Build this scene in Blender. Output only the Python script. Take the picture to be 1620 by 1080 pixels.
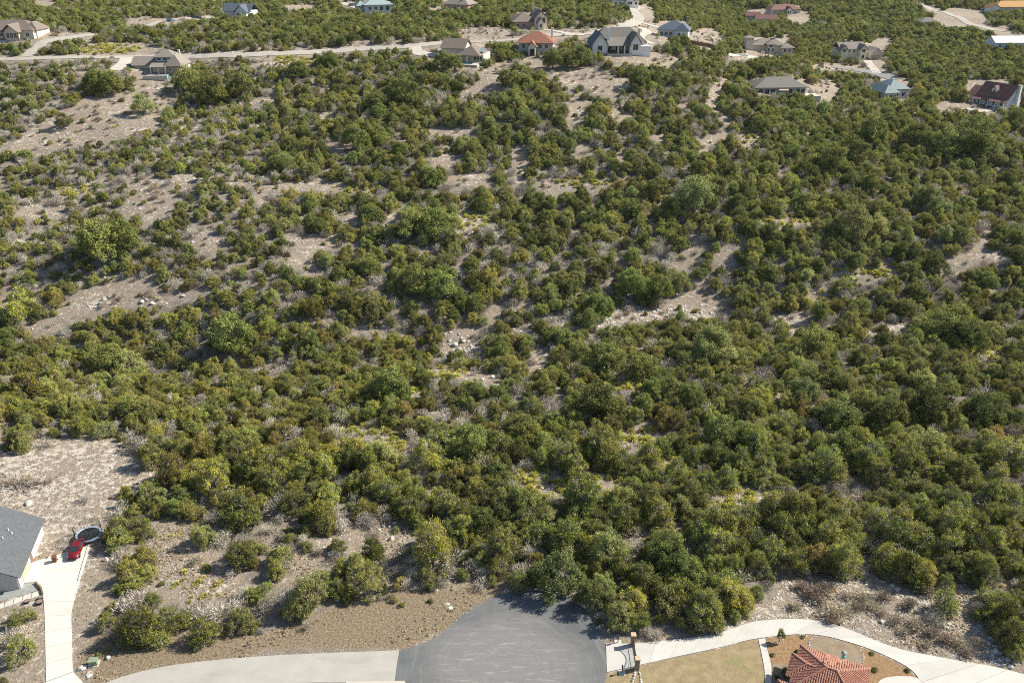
import bpy, math, random
import numpy as np
random.seed(7); rng = np.random.default_rng(7)
for o in list(bpy.data.objects): bpy.data.objects.remove(o)
S = bpy.context.scene; COL = S.collection
# ---------------------------------------------------------------- camera, sky, sun, exposure
FPX, PITCH, CAMH = 1350.0, math.radians(26.3), 95.0
cam = bpy.data.cameras.new('camera'); camo = bpy.data.objects.new('camera', cam); COL.objects.link(camo)
cam.sensor_width = 36.0; cam.lens = 36.0 * FPX / 1620.0; cam.clip_start = 1.0; cam.clip_end = 9000.0
camo.location = (0, 0, CAMH); camo.rotation_euler = (math.radians(90) - PITCH, 0, 0)
S.camera = camo
SUN_EL, SUN_AZ = math.radians(39), math.radians(72)          # azimuth clockwise from +Y
w = bpy.data.worlds.new('World'); S.world = w; w.use_nodes = True
sky = w.node_tree.nodes.new('ShaderNodeTexSky'); sky.sky_type = 'NISHITA'; sky.sun_disc = False
sky.sun_elevation = SUN_EL; sky.sun_rotation = SUN_AZ; sky.altitude = 300
bg = w.node_tree.nodes['Background']; bg.inputs['Strength'].default_value = 0.082
w.node_tree.links.new(sky.outputs[0], bg.inputs['Color'])
sl = bpy.data.lights.new('sun', 'SUN'); sl.energy = 4.9; sl.angle = math.radians(0.53); sl.color = (1.0, 0.94, 0.82)
so = bpy.data.objects.new('sun', sl); COL.objects.link(so)
so.rotation_euler = (math.radians(90) - SUN_EL, 0, math.pi - SUN_AZ)
S.cycles.use_denoising = False; S.cycles.filter_width = 1.0
S.view_settings.view_transform = 'Standard'; S.view_settings.look = 'None'
S.view_settings.exposure = 0.80; S.view_settings.gamma = 1.0; S.view_settings.use_curve_mapping = False

# ---------------------------------------------------------------- camera maths and terrain
sp, cp = math.sin(PITCH), math.cos(PITCH)
def sstep(a, b, x):
    t = np.clip((np.asarray(x, float) - a) / (b - a), 0, 1); return t * t * (3 - 2 * t)
def hgt(X, Y):
    X = np.asarray(X, float); Y = np.asarray(Y, float)
    fade = sstep(118, 165, Y)
    rav = 7.0 * np.exp(-((Y - (203 + 10 * np.sin(X / 37.0) + 0.08 * X)) / 24.0) ** 2)
    top = 45.0 - 24.0 * sstep(35, 200, X) + 4 * sstep(60, 250, -X)
    rise = np.clip((Y - 195) / 225.0, 0, None)
    rise = np.where(rise < 1, rise * rise * (3 - 2 * rise) * 0.35 + rise * 0.65, 1 + 0.035 * (rise - 1))
    base = top * np.clip(rise, 0, 1.05)
    far = 9 * sstep(560, 1000, Y) * sstep(60, 250, X) - 30 * sstep(900, 2200, Y)
    bump = 1.3 * np.sin(X / 31.0 + 1.3) * np.cos(Y / 27.0) + 0.7 * np.sin(X / 13.0 + Y / 17.0) + 0.45 * np.sin(Y / 6.3 + 1.2 * np.sin(X / 24.0))
    return fade * (base - rav + bump * 0.8 + far)
def project(P):
    P = np.atleast_2d(np.asarray(P, float)); dz = P[:, 2] - CAMH
    z = P[:, 1] * cp - dz * sp; u = P[:, 1] * sp + dz * cp
    return 810 + FPX * P[:, 0] / z, 540 - FPX * u / z, z
def G(px, py, dz=0.0):
    """ground point (dz above the ground) seen at photo pixel px, py"""
    a = (px - 810) / FPX; b = -(py - 540) / FPX
    d = np.array([a, cp + b * sp, -sp + b * cp]); lo = 40.0; t = 60.0
    while t < 4000:
        p = d * t
        if CAMH + p[2] - dz < float(hgt(p[0], p[1])): break
        lo = t; t += 3.0 + t * 0.01
    hi = t
    for _ in range(28):
        m = (lo + hi) / 2; p = d * m
        if CAMH + p[2] - dz < float(hgt(p[0], p[1])): hi = m
        else: lo = m
    p = d * hi; return np.array([p[0], p[1], float(hgt(p[0], p[1]))])
def scale_at(p):
    return FPX / (p[1] * cp - (p[2] - CAMH) * sp)       # photo pixels per metre at p

# ---------------------------------------------------------------- helpers: materials
MATS = {}
def mat(name, col, rough=0.85, var=0.0, scale=3.0, col2=None, bump=0.0, bscale=None, metal=0.0, spec=0.3, coords='Object', detail=6.0):
    if name in MATS: return MATS[name]
    m = bpy.data.materials.new(name); m.use_nodes = True; nt = m.node_tree; b = nt.nodes['Principled BSDF']
    b.inputs['Roughness'].default_value = rough; b.inputs['Metallic'].default_value = metal
    b.inputs['Specular IOR Level'].default_value = spec
    b.inputs['Base Color'].default_value = (*col, 1)
    if var > 0 or col2 is not None or bump > 0:
        tc = nt.nodes.new('ShaderNodeTexCoord'); nz = nt.nodes.new('ShaderNodeTexNoise')
        nz.inputs['Scale'].default_value = scale; nz.inputs['Detail'].default_value = detail; nz.inputs['Roughness'].default_value = 0.65
        nt.links.new(tc.outputs[coords], nz.inputs['Vector'])
        r = nt.nodes.new('ShaderNodeValToRGB'); r.color_ramp.elements[0].position = 0.32; r.color_ramp.elements[1].position = 0.68
        c2 = col2 if col2 is not None else tuple(min(1, c * (1 + var)) for c in col)
        c1 = col if col2 is not None else tuple(c * (1 - var) for c in col)
        r.color_ramp.elements[0].color = (*c1, 1); r.color_ramp.elements[1].color = (*c2, 1)
        nt.links.new(nz.outputs['Fac'], r.inputs['Fac']); nt.links.new(r.outputs['Color'], b.inputs['Base Color'])
        if bump > 0:
            nb = nt.nodes.new('ShaderNodeTexNoise'); nb.inputs['Scale'].default_value = bscale or scale * 4; nb.inputs['Detail'].default_value = 8
            nt.links.new(tc.outputs[coords], nb.inputs['Vector'])
            bp = nt.nodes.new('ShaderNodeBump'); bp.inputs['Strength'].default_value = bump; bp.inputs['Distance'].default_value = 0.1
            nt.links.new(nb.outputs['Fac'], bp.inputs['Height']); nt.links.new(bp.outputs['Normal'], b.inputs['Normal'])
    MATS[name] = m; return m
def leafmat(name, stops, transl=0.22):
    """foliage: per-leaf 'tint' attribute picks the leaf's own colour, Object Info random shifts each plant"""
    m = bpy.data.materials.new(name); m.use_nodes = True; nt = m.node_tree; b = nt.nodes['Principled BSDF']; out = nt.nodes['Material Output']
    b.inputs['Roughness'].default_value = 0.75; b.inputs['Specular IOR Level'].default_value = 0.12
    at = nt.nodes.new('ShaderNodeAttribute'); at.attribute_name = 'tint'
    r = nt.nodes.new('ShaderNodeValToRGB'); e = r.color_ramp.elements
    while len(e) < len(stops): e.new(0.5)
    for k, (p, c) in enumerate(stops): e[k].position = p; e[k].color = (*c, 1)
    nt.links.new(at.outputs['Fac'], r.inputs['Fac'])
    oi = nt.nodes.new('ShaderNodeObjectInfo'); mr = nt.nodes.new('ShaderNodeMapRange')
    mr.inputs['To Min'].default_value = 0.72; mr.inputs['To Max'].default_value = 1.55
    nt.links.new(oi.outputs['Random'], mr.inputs['Value'])
    hs = nt.nodes.new('ShaderNodeHueSaturation'); nt.links.new(r.outputs['Color'], hs.inputs['Color']); nt.links.new(mr.outputs['Result'], hs.inputs['Value'])
    wn = nt.nodes.new('ShaderNodeTexWhiteNoise'); wn.noise_dimensions = '1D'; nt.links.new(oi.outputs['Random'], wn.inputs['W'])
    mh = nt.nodes.new('ShaderNodeMapRange'); mh.inputs['To Min'].default_value = 0.486; mh.inputs['To Max'].default_value = 0.526
    nt.links.new(wn.outputs['Value'], mh.inputs['Value']); nt.links.new(mh.outputs['Result'], hs.inputs['Hue'])
    nt.links.new(hs.outputs['Color'], b.inputs['Base Color'])
    t = nt.nodes.new('ShaderNodeBsdfTranslucent'); nt.links.new(hs.outputs['Color'], t.inputs['Color'])
    mx = nt.nodes.new('ShaderNodeMixShader'); mx.inputs['Fac'].default_value = transl
    nt.links.new(b.outputs[0], mx.inputs[1]); nt.links.new(t.outputs[0], mx.inputs[2]); nt.links.new(mx.outputs[0], out.inputs['Surface'])
    MATS[name] = m; return m
GREY = (0.40, 0.37, 0.32)
leafmat('juniper_green', [(0.0, GREY), (0.12, (0.27, 0.245, 0.19)), (0.16, (0.135, 0.152, 0.032)), (0.6, (0.222, 0.236, 0.042)), (1.0, (0.36, 0.35, 0.058))], .30)
leafmat('juniper_olive', [(0.0, GREY), (0.12, (0.28, 0.25, 0.17)), (0.16, (0.200, 0.202, 0.036)), (0.6, (0.305, 0.298, 0.046)), (1.0, (0.45, 0.415, 0.064))], .30)
leafmat('juniper_rust', [(0.0, GREY), (0.12, (0.26, 0.22, 0.14)), (0.16, (0.20, 0.165, 0.038)), (0.6, (0.275, 0.220, 0.044)), (1.0, (0.36, 0.285, 0.056))], .30)
leafmat('oak_leaf', [(0.0, (0.26, 0.25, 0.18)), (0.12, (0.2, 0.2, 0.13)), (0.16, (0.148, 0.168, 0.050)), (0.6, (0.218, 0.234, 0.066)), (1.0, (0.32, 0.325, 0.090))], .28)
leafmat('oak_pale', [(0.0, (0.30, 0.28, 0.2)), (0.12, (0.24, 0.24, 0.14)), (0.16, (0.225, 0.240, 0.088)), (0.6, (0.295, 0.308, 0.112)), (1.0, (0.385, 0.385, 0.140))], .28)
leafmat('twig_grey', [(0.0, (0.23, 0.205, 0.165)), (0.5, (0.40, 0.36, 0.30)), (1.0, (0.58, 0.535, 0.46))], 0.15)
leafmat('twig_brown', [(0.0, (0.17, 0.135, 0.10)), (0.5, (0.30, 0.245, 0.18)), (1.0, (0.44, 0.37, 0.28))], 0.15)
leafmat('grass_yellow', [(0.0, (0.22, 0.23, 0.05)), (0.5, (0.40, 0.385, 0.085)), (1.0, (0.58, 0.52, 0.16))], 0.35)
leafmat('grass_dry', [(0.0, (0.27, 0.20, 0.12)), (0.5, (0.38, 0.30, 0.195)), (1.0, (0.50, 0.42, 0.29))], 0.3)
mat('bark', (0.17, 0.145, 0.12), 0.95, var=0.3, scale=6)
mat('bark_pale', (0.42, 0.39, 0.35), 0.95, var=0.25, scale=6)
mat('limestone', (0.40, 0.37, 0.33), 0.95, scale=1.7, col2=(0.66, 0.62, 0.56), bump=0.4)
mat('limestone_grey', (0.27, 0.26, 0.25), 0.95, scale=1.7, col2=(0.50, 0.48, 0.45), bump=0.4)

# ---------------------------------------------------------------- helpers: objects
def link(o, parent=None):
    COL.objects.link(o)
    if parent is not None: o.parent = parent
    return o
def tag(o, label=None, cat=None, group=None, kind=None):
    if label: o['label'] = label
    if cat: o['category'] = cat
    if group: o['group'] = group
    if kind: o['kind'] = kind
    return o
def empty(name, loc=(0, 0, 0), rz=0.0, label=None, cat=None, group=None, kind=None):
    o = bpy.data.objects.new(name, None); o.location = [float(c) for c in loc]; o.rotation_euler = (0, 0, rz); o.empty_display_size = 0.5
    link(o); return tag(o, label, cat, group, kind)
class MB:
    def __init__(s): s.v = []; s.f = []
    def poly(s, pts):
        n = len(s.v); s.v += [tuple(float(c) for c in p) for p in pts]; s.f.append(tuple(range(n, n + len(pts)))); return s
    def box(s, x0, x1, y0, y1, z0, z1):
        n = len(s.v); s.v += [(x0, y0, z0), (x1, y0, z0), (x1, y1, z0), (x0, y1, z0), (x0, y0, z1), (x1, y0, z1), (x1, y1, z1), (x0, y1, z1)]
        s.f += [tuple(n + i for i in q) for q in ((0, 3, 2, 1), (4, 5, 6, 7), (0, 1, 5, 4), (1, 2, 6, 5), (2, 3, 7, 6), (3, 0, 4, 7))]; return s
    def prism(s, pts, z0, z1):
        """closed solid: outline pts (x,y) between heights"""
        k = len(pts); n = len(s.v)
        a = sum(pts[i][0] * pts[(i + 1) % k][1] - pts[(i + 1) % k][0] * pts[i][1] for i in range(k))
        if a < 0: pts = pts[::-1]
        s.v += [(float(p[0]), float(p[1]), z0) for p in pts] + [(float(p[0]), float(p[1]), z1) for p in pts]
        s.f.append(tuple(n + i for i in range(k))[::-1]); s.f.append(tuple(n + k + i for i in range(k)))
        for i in range(k): j = (i + 1) % k; s.f.append((n + i, n + j, n + k + j, n + k + i))
        return s
    def tube(s, pts, rad, seg=6, cap=True):
        pts = [np.array(p, float) for p in pts]; n0 = len(s.v); m = len(pts)
        for i, p in enumerate(pts):
            d = pts[min(i + 1, m - 1)] - pts[max(i - 1, 0)]; d /= (np.linalg.norm(d) + 1e-9)
            a = np.cross(d, (0, 0, 1.0) if abs(d[2]) < 0.9 else (1.0, 0, 0)); a /= np.linalg.norm(a); b = np.cross(d, a)
            r = rad[i] if hasattr(rad, '__len__') else rad
            for k in range(seg):
                t = 2 * math.pi * k / seg; q = p + r * (math.cos(t) * a + math.sin(t) * b); s.v.append(tuple(float(c) for c in q))
        for i in range(m - 1):
            for k in range(seg):
                k2 = (k + 1) % seg; A = n0 + i * seg; B = A + seg; s.f.append((A + k, A + k2, B + k2, B + k))
        if cap: s.f.append(tuple(n0 + k for k in range(seg))[::-1]); s.f.append(tuple(n0 + (m - 1) * seg + k for k in range(seg)))
        return s
    def build(s, name, m, parent=None, smooth=False):
        me = bpy.data.meshes.new(name); me.from_pydata(s.v, [], s.f); me.update()
        if smooth: me.polygons.foreach_set('use_smooth', [True] * len(me.polygons))
        me.materials.append(MATS[m] if isinstance(m, str) else m)
        return link(bpy.data.objects.new(name, me), parent)
def copy_tree(o, parent=None):
    c = o.copy(); COL.objects.link(c); c.parent = parent
    for ch in o.children: copy_tree(ch, c)
    return c

# ---------------------------------------------------------------- what the photograph shows as open ground (pixel outlines -> used only to place things)
BARE = []   # polygons in photo pixels
def E_(cx, cy, rx, ry):
    BARE.append(np.array([(cx + rx * math.cos(t), cy + ry * math.sin(t)) for t in np.linspace(0, 2 * math.pi, 14)[:-1]]))
def R_(x0, x1, y0, y1): E_((x0 + x1) / 2, (y0 + y1) / 2, (x1 - x0) / 2 * 1.06, (y1 - y0) / 2 * 1.06)
def P_(*pts): BARE.append(np.array(pts, float))
def L_(pts, w):                                # band along a line
    pts = [np.array(p, float) for p in pts]
    for a, b in zip(pts, pts[1:]):
        d = b - a; d /= np.linalg.norm(d); n = np.array([-d[1], d[0]]) * w / 2; BARE.append(np.array([a + n - d, b + n + d, b - n + d, a - n - d]))
P_((130, 160), (175, 150), (225, 147), (270, 155), (250, 200), (212, 217), (150, 225), (88, 237), (15, 240), (20, 225), (75, 190), (112, 172))
for r in [(212, 262, 120, 148), (137, 250, 68, 84), (195, 285, 28, 40), (52, 88, 0, 11), (405, 462, 91, 104), (560, 590, 62, 74), (725, 812, 43, 62),
          (512, 555, 226, 247), (672, 750, 200, 215), (620, 645, 217, 225), (682, 725, 243, 268), (503, 535, 176, 190), (400, 432, 154, 163), (447, 502, 8, 16), (540, 570, 3, 13), (677, 705, 12, 20),
          (897, 925, 150, 200), (958, 1000, 174, 190), (1073, 1089, 160, 173), (1030, 1052, 210, 225), (970, 986, 204, 213), (905, 942, 226, 250), (808, 836, 232, 264), (972, 990, 240, 258), (1168, 1194, 222, 236),
          (1000, 1075, 84, 104), (1245, 1282, 15, 38), (1383, 1412, 60, 73), (1282, 1326, 126, 160), (1480, 1530, 160, 178), (1218, 1240, 258, 272),
          (0, 16, 284, 300), (25, 102, 325, 346), (200, 275, 285, 350), (270, 318, 274, 290), (310, 356, 362, 400), (0, 28, 457, 486), (38, 88, 510, 523), (420, 545, 288, 300), (404, 426, 303, 320), (350, 400, 285, 293),
          (540, 570, 332, 352), (612, 643, 335, 346), (712, 787, 273, 295), (455, 510, 368, 400), (512, 556, 379, 391), (455, 488, 397, 420), (490, 506, 424, 436), (555, 655, 519, 528), (765, 798, 491, 511), (715, 762, 508, 536),
          (700, 760, 540, 556), (690, 790, 586, 596), (720, 800, 596, 606), (810, 832, 268, 296), (855, 912, 282, 307), (936, 968, 287, 298), (1125, 1168, 401, 421), (1157, 1186, 371, 391), (892, 911, 405, 418), (822, 848, 469, 490), (808, 846, 514, 533),
          (1358, 1388, 424, 441), (1400, 1426, 514, 528), (1235, 1282, 494, 521), (1562, 1583, 449, 466), (1272, 1318, 454, 480), (0, 26, 660, 706), (435, 460, 622, 634), (540, 620, 672, 688), (810, 990, 742, 782), (1117, 1210, 768, 806),
          (1215, 1262, 773, 795), (1338, 1378, 755, 798), (1600, 1622, 750, 780), (1570, 1606, 914, 936), (405, 446, 812, 840), (960, 1000, 770, 800), (1000, 1040, 690, 704), (1050, 1075, 720, 735), (830, 870, 555, 585), (1040, 1060, 560, 572)]: R_(*r)
P_((765, 110), (810, 95), (815, 140), (755, 150), (725, 160), (728, 147), (755, 130))
P_((815, 100), (842, 88), (892, 100), (950, 108), (965, 118), (1000, 130), (985, 140), (972, 155), (940, 150), (925, 135), (900, 140), (880, 120), (840, 108))
L_([(1145, 122), (1130, 145), (1122, 160), (1132, 175), (1155, 187), (1147, 207), (1130, 220), (1115, 232), (1102, 240)], 13)
P_((100, 465), (162, 450), (237, 442), (275, 460), (350, 462), (312, 470), (225, 482), (150, 495), (95, 507), (87, 490), (125, 470))
P_((1080, 372), (1100, 372), (1120, 390), (1105, 407), (1075, 425), (1060, 430), (1062, 420), (1085, 405), (1092, 385))
P_((960, 485), (985, 495), (1042, 490), (1070, 470), (1095, 450), (1120, 455), (1160, 485), (1155, 497), (1110, 498), (1060, 499), (1035, 507), (1010, 512), (960, 516), (927, 527), (960, 500))
P_((1492, 417), (1527, 390), (1550, 370), (1570, 362), (1565, 390), (1590, 410), (1540, 420), (1502, 420))
LEFTYARD = [(-60, 705), (60, 692), (110, 690), (160, 690), (200, 700), (228, 720), (243, 748), (231, 773), (188, 791), (166, 834), (170, 863), (178, 892), (178, 942), (155, 979), (152, 1007), (202, 1024), (307, 1017), (405, 999), (459, 999), (513, 974), (564, 952), (607, 957), (665, 928), (802, 912), (812, 935), (723, 979), (687, 1008), (622, 1026), (405, 1036), (250, 1056), (160, 1100), (-60, 1100)]
P_(*LEFTYARD)
P_((235, 816), (289, 820), (300, 834), (361, 860), (354, 878), (361, 907), (383, 921), (365, 950), (289, 957), (253, 943), (224, 935), (245, 892), (249, 863), (235, 842))
P_((459, 870), (549, 842), (607, 827), (654, 834), (654, 849), (636, 870), (614, 892), (528, 892), (513, 907), (477, 921), (427, 928), (430, 910), (459, 892))
L_([(1070, 827), (1040, 838), (1010, 855), (994, 870)], 12)
ROCKBANK = [(1100, 1004), (1215, 950), (1237, 914), (1334, 907), (1359, 881), (1385, 885), (1374, 907), (1417, 925), (1468, 943), (1522, 921), (1551, 925), (1545, 964), (1540, 986), (1566, 1000), (1580, 1037), (1575, 1055), (1400, 1016), (1262, 976), (1160, 992)]
P_(*ROCKBANK)
P_((620, 1028), (690, 1006), (760, 955), (812, 934), (860, 930), (900, 945), (935, 970), (955, 1005), (1150, 995), (1262, 975), (1400, 1016), (1630, 1066), (1640, 1140), (600, 1140))
# houses and their yards stay in view
HOUSEPX = [(-20, 62, 36, 64), (205, 296, 84, 128), (690, 768, 64, 106), (817, 876, 56, 88), (810, 870, 20, 50), (934, 1032, 48, 92), (1040, 1092, 34, 62), (965, 1014, -4, 11), (570, 624, 1, 25), (698, 750, 0, 20), (350, 399, 13, 26),
           (1176, 1258, 60, 86), (1194, 1280, 126, 152), (1325, 1402, 68, 96), (1384, 1444, 128, 162), (1524, 1600, 126, 172), (1570, 1640, 54, 72), (1562, 1640, 5, 20), (1178, 1230, 15, 38), (1216, 1268, 8, 24), (1455, 1484, 28, 36)]
for x0, x1, y0, y1 in HOUSEPX: y1 = y0 + (y1 - y0) * .86; BARE.append(np.array([(x0 + 3, y0), (x1 - 3, y0), (x1 - 3, y1), (x0 + 3, y1)], float))
ROADS = [  # pixel line, width in metres, material, name
    ([(-40, 96), (0, 94.5), (75, 92), (150, 91), (225, 90.5), (300, 90), (345, 88), (390, 87), (434, 85), (492, 83), (555, 79), (617, 75), (655, 73), (705, 68), (755, 66), (812, 63), (850, 60)], 4.8, 'chipseal', 'road'),
    ([(42, 90), (50, 82), (60, 76), (72, 66), (110, 60), (150, 55)], 5.0, 'chipseal', 'road'),
    ([(-30, 75), (0, 68), (20, 63), (40, 62)], 4.5, 'concrete_far', 'driveway'),
    ([(850, 60), (885, 55), (930, 54), (960, 48), (985, 43), (1003, 36), (1009, 28), (1003, 20), (1000, 15), (1012, 11)], 8.0, 'chipseal', 'road'),
    ([(850, 46), (880, 50), (905, 55), (925, 56)], 4.5, 'concrete_far', 'driveway'),
    ([(998, 41), (1018, 46), (1023, 52), (1012, 59), (1020, 66), (1035, 70)], 5.0, 'concrete_far', 'driveway'),
    ([(1012, 36), (1035, 42), (1045, 45)], 4.0, 'concrete_far', 'driveway'),
    ([(1150, 88), (1180, 90), (1200, 91)], 6.0, 'concrete_far', 'driveway'),
    ([(1316, 106), (1340, 109), (1362, 112), (1390, 117), (1420, 126)], 10.0, 'asphalt_far', 'road'),
    ([(1372, 96), (1376, 103), (1387, 116)], 4.5, 'concrete_far', 'driveway'),
    ([(1455, 8), (1477, 17), (1505, 24), (1540, 40), (1565, 46), (1600, 51)], 6.0, 'chipseal', 'road'),
    ([(655, 74), (662, 84), (690, 88)], 6.0, 'concrete_far', 'driveway'),
    ([(200, 92), (195, 102), (180, 112)], 5.0, 'concrete_far', 'driveway'),
    ([(235, 42), (262, 33), (300, 30), (340, 28)], 4.5, 'chipseal', 'driveway'),
    ([(540, 5), (560, 11), (575, 16)], 4.5, 'concrete_far', 'driveway'),
    ([(1600, 165), (1560, 176), (1530, 172)], 3.5, 'gravel_track', 'track'),
]
for pts, wd, m, nm in ROADS: L_(pts, 7 if wd < 5 else (9 if wd < 7 else 12))
for r in [(985, 1040, 44, 66), (1090, 1142, 46, 78), (890, 960, 44, 60), (1000, 1036, 8, 40), (955, 1000, 86, 100), (1200, 1240, 86, 92), (1370, 1400, 92, 116), (1280, 1330, 100, 112), (1040, 1060, 60, 72), (700, 760, 100, 112), (60, 140, 52, 64), (1480, 1560, 14, 44)]: R_(*r)
GRASSPX = [(1295, 468, 34, 20), (1170, 381, 22, 12), (890, 760, 100, 30), (1000, 700, 40, 12), (1060, 730, 40, 20), (740, 350, 60, 14), (1160, 790, 60, 18), (700, 588, 40, 12), (470, 97, 40, 8), (170, 78, 60, 8), (590, 680, 60, 12), (1020, 690, 60, 12), (45, 595, 40, 16), (1240, 350, 60, 10), (1350, 435, 50, 10), (930, 288, 50, 10), (1130, 760, 40, 16), (560, 300, 50, 8), (120, 300, 40, 10), (1180, 215, 22, 12), (1400, 430, 40, 10), (1560, 560, 40, 10), (990, 610, 40, 10), (640, 620, 50, 12), (620, 705, 50, 14)]
for a_, b_, c_, d_ in GRASSPX: E_(a_, b_, c_ * .8, d_ * .75)
def inbare(px, py):
    px = np.asarray(px, float); py = np.asarray(py, float); out = np.zeros(px.shape, bool)
    for P in BARE:
        x0, y0 = P.min(0); x1, y1 = P.max(0); idx = np.where((px >= x0) & (px <= x1) & (py >= y0) & (py <= y1) & ~out)
        if idx[0].size == 0: continue
        x = px[idx]; y = py[idx]; c = np.zeros(x.shape, bool); j = len(P) - 1
        for i in range(len(P)):
            xi, yi = P[i]; xj, yj = P[j]
            c ^= ((yi > y) != (yj > y)) & (x < (xj - xi) * (y - yi) / (yj - yi + 1e-12) + xi); j = i
        out[idx] |= c
    return out

# ---------------------------------------------------------------- ground
def ground_material():
    m = bpy.data.materials.new('ground'); m.use_nodes = True; nt = m.node_tree; b = nt.nodes['Principled BSDF']; N = nt.nodes.new; Lk = nt.links.new
    b.inputs['Roughness'].default_value = 0.95; b.inputs['Specular IOR Level'].default_value = 0.1
    geo = N('ShaderNodeNewGeometry'); at = N('ShaderNodeAttribute'); at.attribute_name = 'open'; aw = N('ShaderNodeAttribute'); aw.attribute_name = 'stony'
    ag = N('ShaderNodeAttribute'); ag.attribute_name = 'verge'
    def noise(s, d=6, r=0.65):
        n = N('ShaderNodeTexNoise'); n.inputs['Scale'].default_value = s; n.inputs['Detail'].default_value = d; n.inputs['Roughness'].default_value = r; Lk(geo.outputs['Position'], n.inputs['Vector']); return n.outputs['Fac']
    def mix(f, a, c):
        x = N('ShaderNodeMix'); x.data_type = 'RGBA'
        for s, k in ((f, 0), (a, 6), (c, 7)):
            if isinstance(s, tuple): x.inputs[k].default_value = (*s, 1)
            else: Lk(s, x.inputs[k])
        return x.outputs[2]
    def ramp(f, a, c):
        r = N('ShaderNodeMapRange'); r.inputs['From Min'].default_value = a; r.inputs['From Max'].default_value = c; r.interpolation_type = 'SMOOTHSTEP'; Lk(f, r.inputs['Value']); return r.outputs['Result']
    def math_(op, a, c):
        x = N('ShaderNodeMath'); x.operation = op
        for s, k in ((a, 0), (c, 1)):
            if isinstance(s, (int, float)): x.inputs[k].default_value = s
            else: Lk(s, x.inputs[k])
        return x.outputs[0]
    dirt = mix(ramp(noise(0.16), 0.35, 0.65), (0.355, 0.290, 0.222), (0.330, 0.285, 0.235))
    dirt = mix(ramp(noise(0.9, 10, 0.82), 0.44, 0.60), dirt, (0.255, 0.208, 0.158))
    litter = mix(ramp(noise(0.5, 7, 0.7), 0.35, 0.65), (0.215, 0.182, 0.147), (0.325, 0.285, 0.238))
    edge = math_('ADD', at.outputs['Fac'], math_('MULTIPLY', math_('SUBTRACT', noise(0.35), 0.5), 0.9))
    c = mix(ramp(edge, 0.35, 0.65), litter, dirt)
    grass = mix(ramp(noise(2.6, 10, 0.85), 0.36, 0.64), (0.165, 0.122, 0.078), (0.355, 0.290, 0.205))
    c = mix(ramp(math_('ADD', ag.outputs['Fac'], math_('MULTIPLY', math_('SUBTRACT', noise(0.22), 0.5), 1.3)), 0.35, 0.65), c, grass)
    stone = math_('ADD', noise(0.75, 9, 0.72), math_('MULTIPLY', math_('SUBTRACT', aw.outputs['Fac'], 0.5), 0.26))
    stone = math_('ADD', stone, math_('MULTIPLY', math_('SUBTRACT', noise(0.11), 0.5), 0.30))
    c = mix(math_('MULTIPLY', ramp(stone, 0.60, 0.66), 0.85), c, (0.60, 0.55, 0.47))
    fine = mix(ramp(noise(3.2, 8, 0.85), 0.30, 0.70), (0.50, 0.49, 0.47), (1.36, 1.35, 1.34))
    mu = N('ShaderNodeMix'); mu.data_type = 'RGBA'; mu.blend_type = 'MULTIPLY'; mu.inputs[0].default_value = 1.0; Lk(c, mu.inputs[6]); Lk(fine, mu.inputs[7])
    Lk(mu.outputs[2], b.inputs['Base Color'])
    bp = N('ShaderNodeBump'); bp.inputs['Strength'].default_value = 0.8; bp.inputs['Distance'].default_value = 0.45; Lk(noise(2.3, 8, 0.75), bp.inputs['Height']); Lk(bp.outputs['Normal'], b.inputs['Normal'])
    MATS['ground'] = m; return m
ground_material()
def axis(lo, a, b, hi, step):
    mid = list(np.arange(a, b + 0.01, step)); l = []; x = a; s = step
    while x > lo: s *= 1.35; x -= s; l.append(x)
    h = []; x = mid[-1]; s = step
    while x < hi: s *= 1.35; x += s; h.append(x)
    return np.array(l[::-1] + mid + h)
gx = axis(-4500, -420, 560, 4500, 3.0); gy = axis(-1500, 66, 760, 6000, 3.0)
XX, YY = np.meshgrid(gx, gy); ZZ = hgt(XX, YY)
nv = XX.size; ny, nx = XX.shape
verts = np.stack([XX.ravel(), YY.ravel(), ZZ.ravel()], 1)
ii = (np.arange(ny - 1)[:, None] * nx + np.arange(nx - 1)[None, :]).ravel()
faces = np.stack([ii, ii + 1, ii + nx + 1, ii + nx], 1)
me = bpy.data.meshes.new('ground'); me.from_pydata(verts.tolist(), [], faces.tolist()); me.update()
me.polygons.foreach_set('use_smooth', np.ones(len(me.polygons), bool)); me.materials.append(MATS['ground'])
front = verts[:, 1] > 40
vx, vy, vz = project(np.where(front[:, None], verts, np.array([[0, 100, 0]])))
def ledge(x, y):
    f_ = hgt(x, y) / 4.3 + .16 * np.sin(x / 31.0) + .1 * np.sin(x / 11.0 + y / 19.0)
    return ((f_ - np.floor(f_)) < .11) & (y > 205) & (y < 425) & (np.sin(x / 27.0 + 1.7 * np.sin(y / 33.0)) + .7 * np.sin(y / 21.0 - x / 53.0) > -.55)
openv = (inbare(vx, vy) & front).astype(float)
lo = inbare(vx, vy + 6); openv = np.maximum(openv, (lo & front) * 0.6)
def inpoly(P, px, py):
    global BARE
    keep = BARE; BARE = [np.array(P, float)]; r = inbare(px, py); BARE = keep; return r
lg = ledge(verts[:, 0], verts[:, 1]); openv = np.maximum(openv, lg * .9); stony = np.full(nv, 0.48); stony += 0.22 * openv; stony = np.maximum(stony, lg * .88)
stony[inpoly([(-60, 705), (110, 690), (200, 700), (243, 748), (188, 791), (160, 870), (120, 960), (-60, 960)], vx, vy) & front] = 0.90
stony[inpoly(ROCKBANK, vx, vy) & front] = 0.80
verge = np.zeros(nv); verge[inpoly([(140, 1000), (405, 999), (564, 952), (802, 912), (812, 935), (690, 1012), (405, 1038), (200, 1075), (140, 1100)], vx, vy) & front] = 1.0
stony[verge > 0.5] = 0.25
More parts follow.
